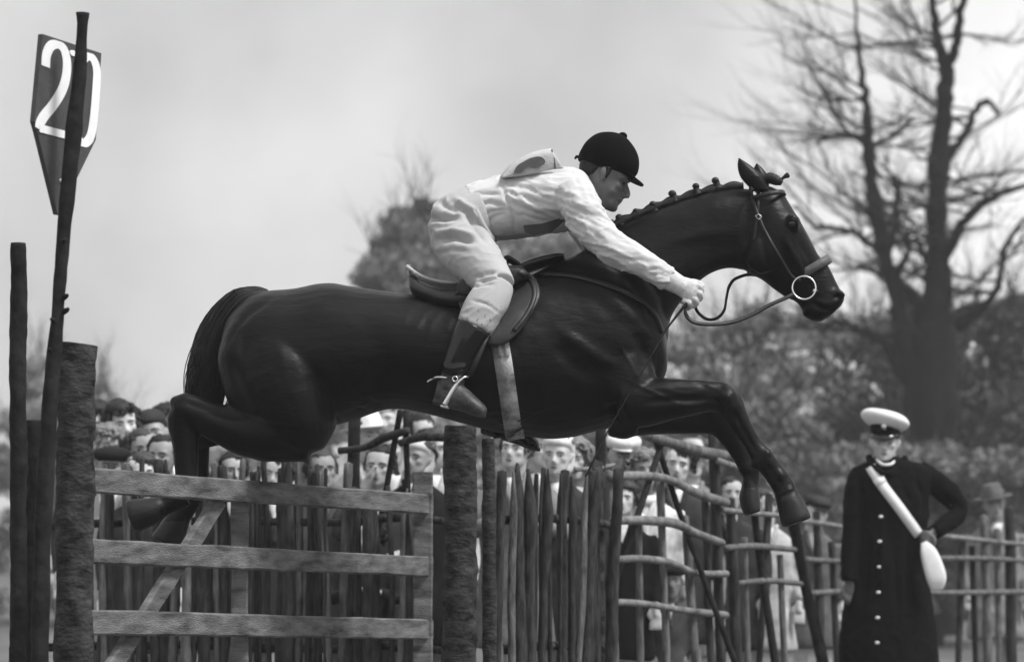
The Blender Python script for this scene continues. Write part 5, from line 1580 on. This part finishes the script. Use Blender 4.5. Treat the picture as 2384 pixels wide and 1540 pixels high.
    R = M.to_3x3(); ux, uy = R @ Vector((H, 0, 0)), R @ Vector((0, H, 0))
    def ring(S, p=2.0): return loft([(X((f + b) / 2, 0, z), ux * ((f - b) / 2), uy * w) for z, f, b, w in S], 24, 3, p)
    hm = COATS[hatm]
    if hat == 'flat_cap':
        V, Fc = ring([(.70, .44, -.48, .38), (.80, .55, -.52, .43), (.92, .50, -.52, .44), (1.02, .3, -.38, .34), (1.08, .05, -.12, .12)]); hto = mk('flat_cap', V, Fc, hm, rt)
        V, Fc = peak(M, H, X, .73, .40, .62, .34, .06); o = mk('cap_peak', V, Fc, hm, hto); o.modifiers.new('s', 'SOLIDIFY').thickness = .006
    elif hat == 'trilby':
        V, Fc = ring([(.68, .45, -.50, .39), (.80, .44, -.49, .385), (1.0, .40, -.44, .34), (1.16, .30, -.36, .27), (1.20, .12, -.2, .12)]); hto = mk('hat', V, Fc, hm, rt)
        V, Fc = ring([(.68, .44, -.48, .38), (.69, .66, -.70, .60), (.72, .70, -.74, .66), (.735, .66, -.70, .62), (.72, .44, -.48, .38)]); mk('hat_brim', V, Fc, hm, hto)
    elif hat == 'beret':
        V, Fc = ring([(.66, .43, -.50, .38), (.74, .52, -.60, .48), (.86, .52, -.62, .52), (.98, .38, -.5, .42), (1.05, .1, -.2, .14)]); mk('beret', V, Fc, hm, rt)
    elif hat == 'scarf':
        V, Fc = ring([(.02, -.0, -.38, .28), (.12, .14, -.44, .345), (.3, .12, -.50, .38), (.5, .14, -.52, .39), (.66, .30, -.52, .40), (.80, .42, -.50, .39), (.95, .34, -.42, .33), (1.05, .18, -.24, .2), (1.08, .02, -.1, .06)]); mk('headscarf', V, Fc, hm, rt)
    return rt

SP = [
 dict(label='woman with thick dark hair between the log post and the hock', px=290, py=985, d=17.2, coat='pale', style='long', hair='dark', scarf='charcoal', yaw=.25),
 dict(label='dark haired spectator half hidden behind the log post', px=224, py=988, d=17.8, coat='tweed', style='long', hair='dark'),
 dict(label='spectator in dark headscarf right of the dark haired woman', px=362, py=1006, d=17.4, coat='white', hat='scarf', hatm='charcoal', hair='dark', yaw=.2),
 dict(label='spectator with dark hair close against the horse\'s hock', px=392, py=992, d=18.4, coat='grey', style='long', hair='dark'),
 dict(label='child in dark beret below the dark haired woman', px=258, py=1086, d=16.4, coat='pale', hat='beret', hatm='black', hair='dark'),
 dict(label='child in black jacket left of the horse\'s cannon bone', px=330, py=1100, d=16.2, coat='charcoal', style='short', hair='brown'),
 dict(label='bareheaded boy just below and right of the dark haired woman', px=326, py=1046, d=16.8, coat='white', style='short', hair='brown'),
 dict(label='fair haired girl pressed against the log post', px=236, py=1038, d=16.9, coat='charcoal', style='long', hair='fair'),
 dict(label='bareheaded boy tucked in front of the hock', px=376, py=1062, d=16.6, coat='tweed', style='short', hair='dark'),
 dict(label='man with hand raised to his face under the belly arch', px=880, py=1086, d=16.4, coat='charcoal', style='short', hair='dark', arms='face'),
 dict(label='spectator in white hat left of the V shaped stakes', px=862, py=1016, d=17.6, coat='pale', hat='trilby', hatm='white', hair='brown'),
 dict(label='bareheaded fair spectator between the thin V stakes', px=916, py=1040, d=17.2, coat='tweed', style='short', hair='fair'),
 dict(label='spectator in pale headscarf left of the gate end log', px=968, py=1064, d=16.6, coat='black', hat='scarf', hatm='white', hair='brown'),
 dict(label='spectator in pale coat against the gate end log', px=1008, py=1044, d=17.8, coat='pale', style='short', hair='brown', yaw=.3),
 dict(label='spectator leaning both arms on the palings below the rider\'s far boot', px=1196, py=1046, d=15.9, coat='tweed', style='short', hair='brown', arms='rail', yaw=-.3),
 dict(label='spectator in white headscarf above the palings', px=1296, py=1058, d=16.2, coat='charcoal', hat='scarf', hatm='white', hair='fair'),
 dict(label='fair haired spectator between the palings and the dark post', px=1345, py=1070, d=16.6, coat='charcoal', style='long', hair='fair'),
 dict(label='spectator in white flat cap at the left end of the branch fence', px=1448, py=1060, d=17.0, coat='grey', hat='flat_cap', hatm='white', hair='brown'),
 dict(label='woman in long fair hair between the crossed stakes', px=1500, py=1092, d=16.9, coat='white', style='long', hair='fair', scarf='white'),
 dict(label='dark haired man above the top branch rail', px=1572, py=1078, d=17.6, coat='charcoal', style='short', hair='dark'),
 dict(label='child looking between the two upper branch rails', px=1447, py=1160, d=16.4, coat='black', style='short', hair='brown'),
 dict(label='spectator leaning on the second branch rail with bowed head', px=1600, py=1190, d=17.8, coat='tweed', hat='flat_cap', hatm='grey', hair='brown', lean=.35),
 dict(label='small child low down behind the lowest branch rail', px=1560, py=1352, d=16.6, coat='grey', hat='beret', hatm='charcoal', hair='fair'),
 dict(label='spectator in pale raincoat behind the forelegs', px=1786, py=1176, d=19.0, coat='pale', style='short', hair='brown'),
 dict(label='man in dark flat cap between the hoof and the officer', px=1893, py=1192, d=20.6, coat='grey', hat='flat_cap', hatm='charcoal', hair='dark'),
 dict(label='spectator in dark coat behind the post under the forelegs', px=1700, py=1150, d=18.4, coat='charcoal', style='short', hair='dark'),
 dict(label='spectator at the far right edge beyond the officer', px=2320, py=1170, d=23.0, coat='tweed', hat='trilby', hatm='grey', hair='brown'),
 dict(label='spectator in white shirt seen low through the gate end', px=850, py=1250, d=16.0, coat='black', style='short', hair='dark', scarf='white', arms='rail'),
 dict(label='back row spectator in pale hat high under the flank', px=846, py=984, d=19.5, coat='white', hat='trilby', hatm='pale', hair='brown'),
 dict(label='back row spectator in white headscarf under the belly', px=902, py=978, d=20.5, coat='pale', hat='scarf', hatm='white', hair='brown'),
 dict(label='back row bareheaded man left of the gate end log', px=986, py=1004, d=19.5, coat='white', style='short', hair='dark'),
 dict(label='back row woman with long fair hair above the palings', px=1252, py=1040, d=19.0, coat='charcoal', style='long', hair='fair'),
 dict(label='back row spectator in white cap left of the dark post', px=1322, py=1030, d=20.0, coat='black', hat='flat_cap', hatm='white', hair='brown'),
 dict(label='back row spectator in pale trilby above the crooked rail', px=1608, py=1074, d=20.0, coat='tweed', hat='trilby', hatm='pale', hair='brown'),
 dict(label='spectator in charcoal coat behind the palings under the stifle', px=640, py=1100, d=16.6, coat='charcoal', style='short', hair='brown'),
 dict(label='spectator in black coat behind the palings under the gaskin', px=540, py=1096, d=16.8, coat='black', style='short', hair='dark'),
 dict(label='spectator in grey coat behind the palings left of the belly arch', px=750, py=1094, d=16.6, coat='grey', style='short', hair='brown'),
]
for k in SP:
    spectator(**k)

# =================================================================== AIR
hz = mk('haze', [(x, y, z) for z in (-1.3, 16.5) for y in (-62, 905) for x in (-605, 605)], [(0, 2, 3, 1), (4, 5, 7, 6), (0, 1, 5, 4), (2, 6, 7, 3), (0, 4, 6, 2), (1, 3, 7, 5)], M_white, None, smooth=False)
hz.data.materials.clear()
mh = bpy.data.materials.new('pale_air')
mh.use_nodes = True
th_ = mh.node_tree
th_.nodes.clear()
ho = th_.nodes.new('ShaderNodeOutputMaterial')
hv = th_.nodes.new('ShaderNodeVolumePrincipled')
hv.inputs['Color'].default_value = (.95, .95, .95, 1)
hv.inputs['Density'].default_value = 0.0012
th_.links.new(hv.outputs['Volume'], ho.inputs['Volume'])
hz.data.materials.append(mh)
setup(hz, 'thin pale haze over the meadow and trees', 'haze', kind='stuff')
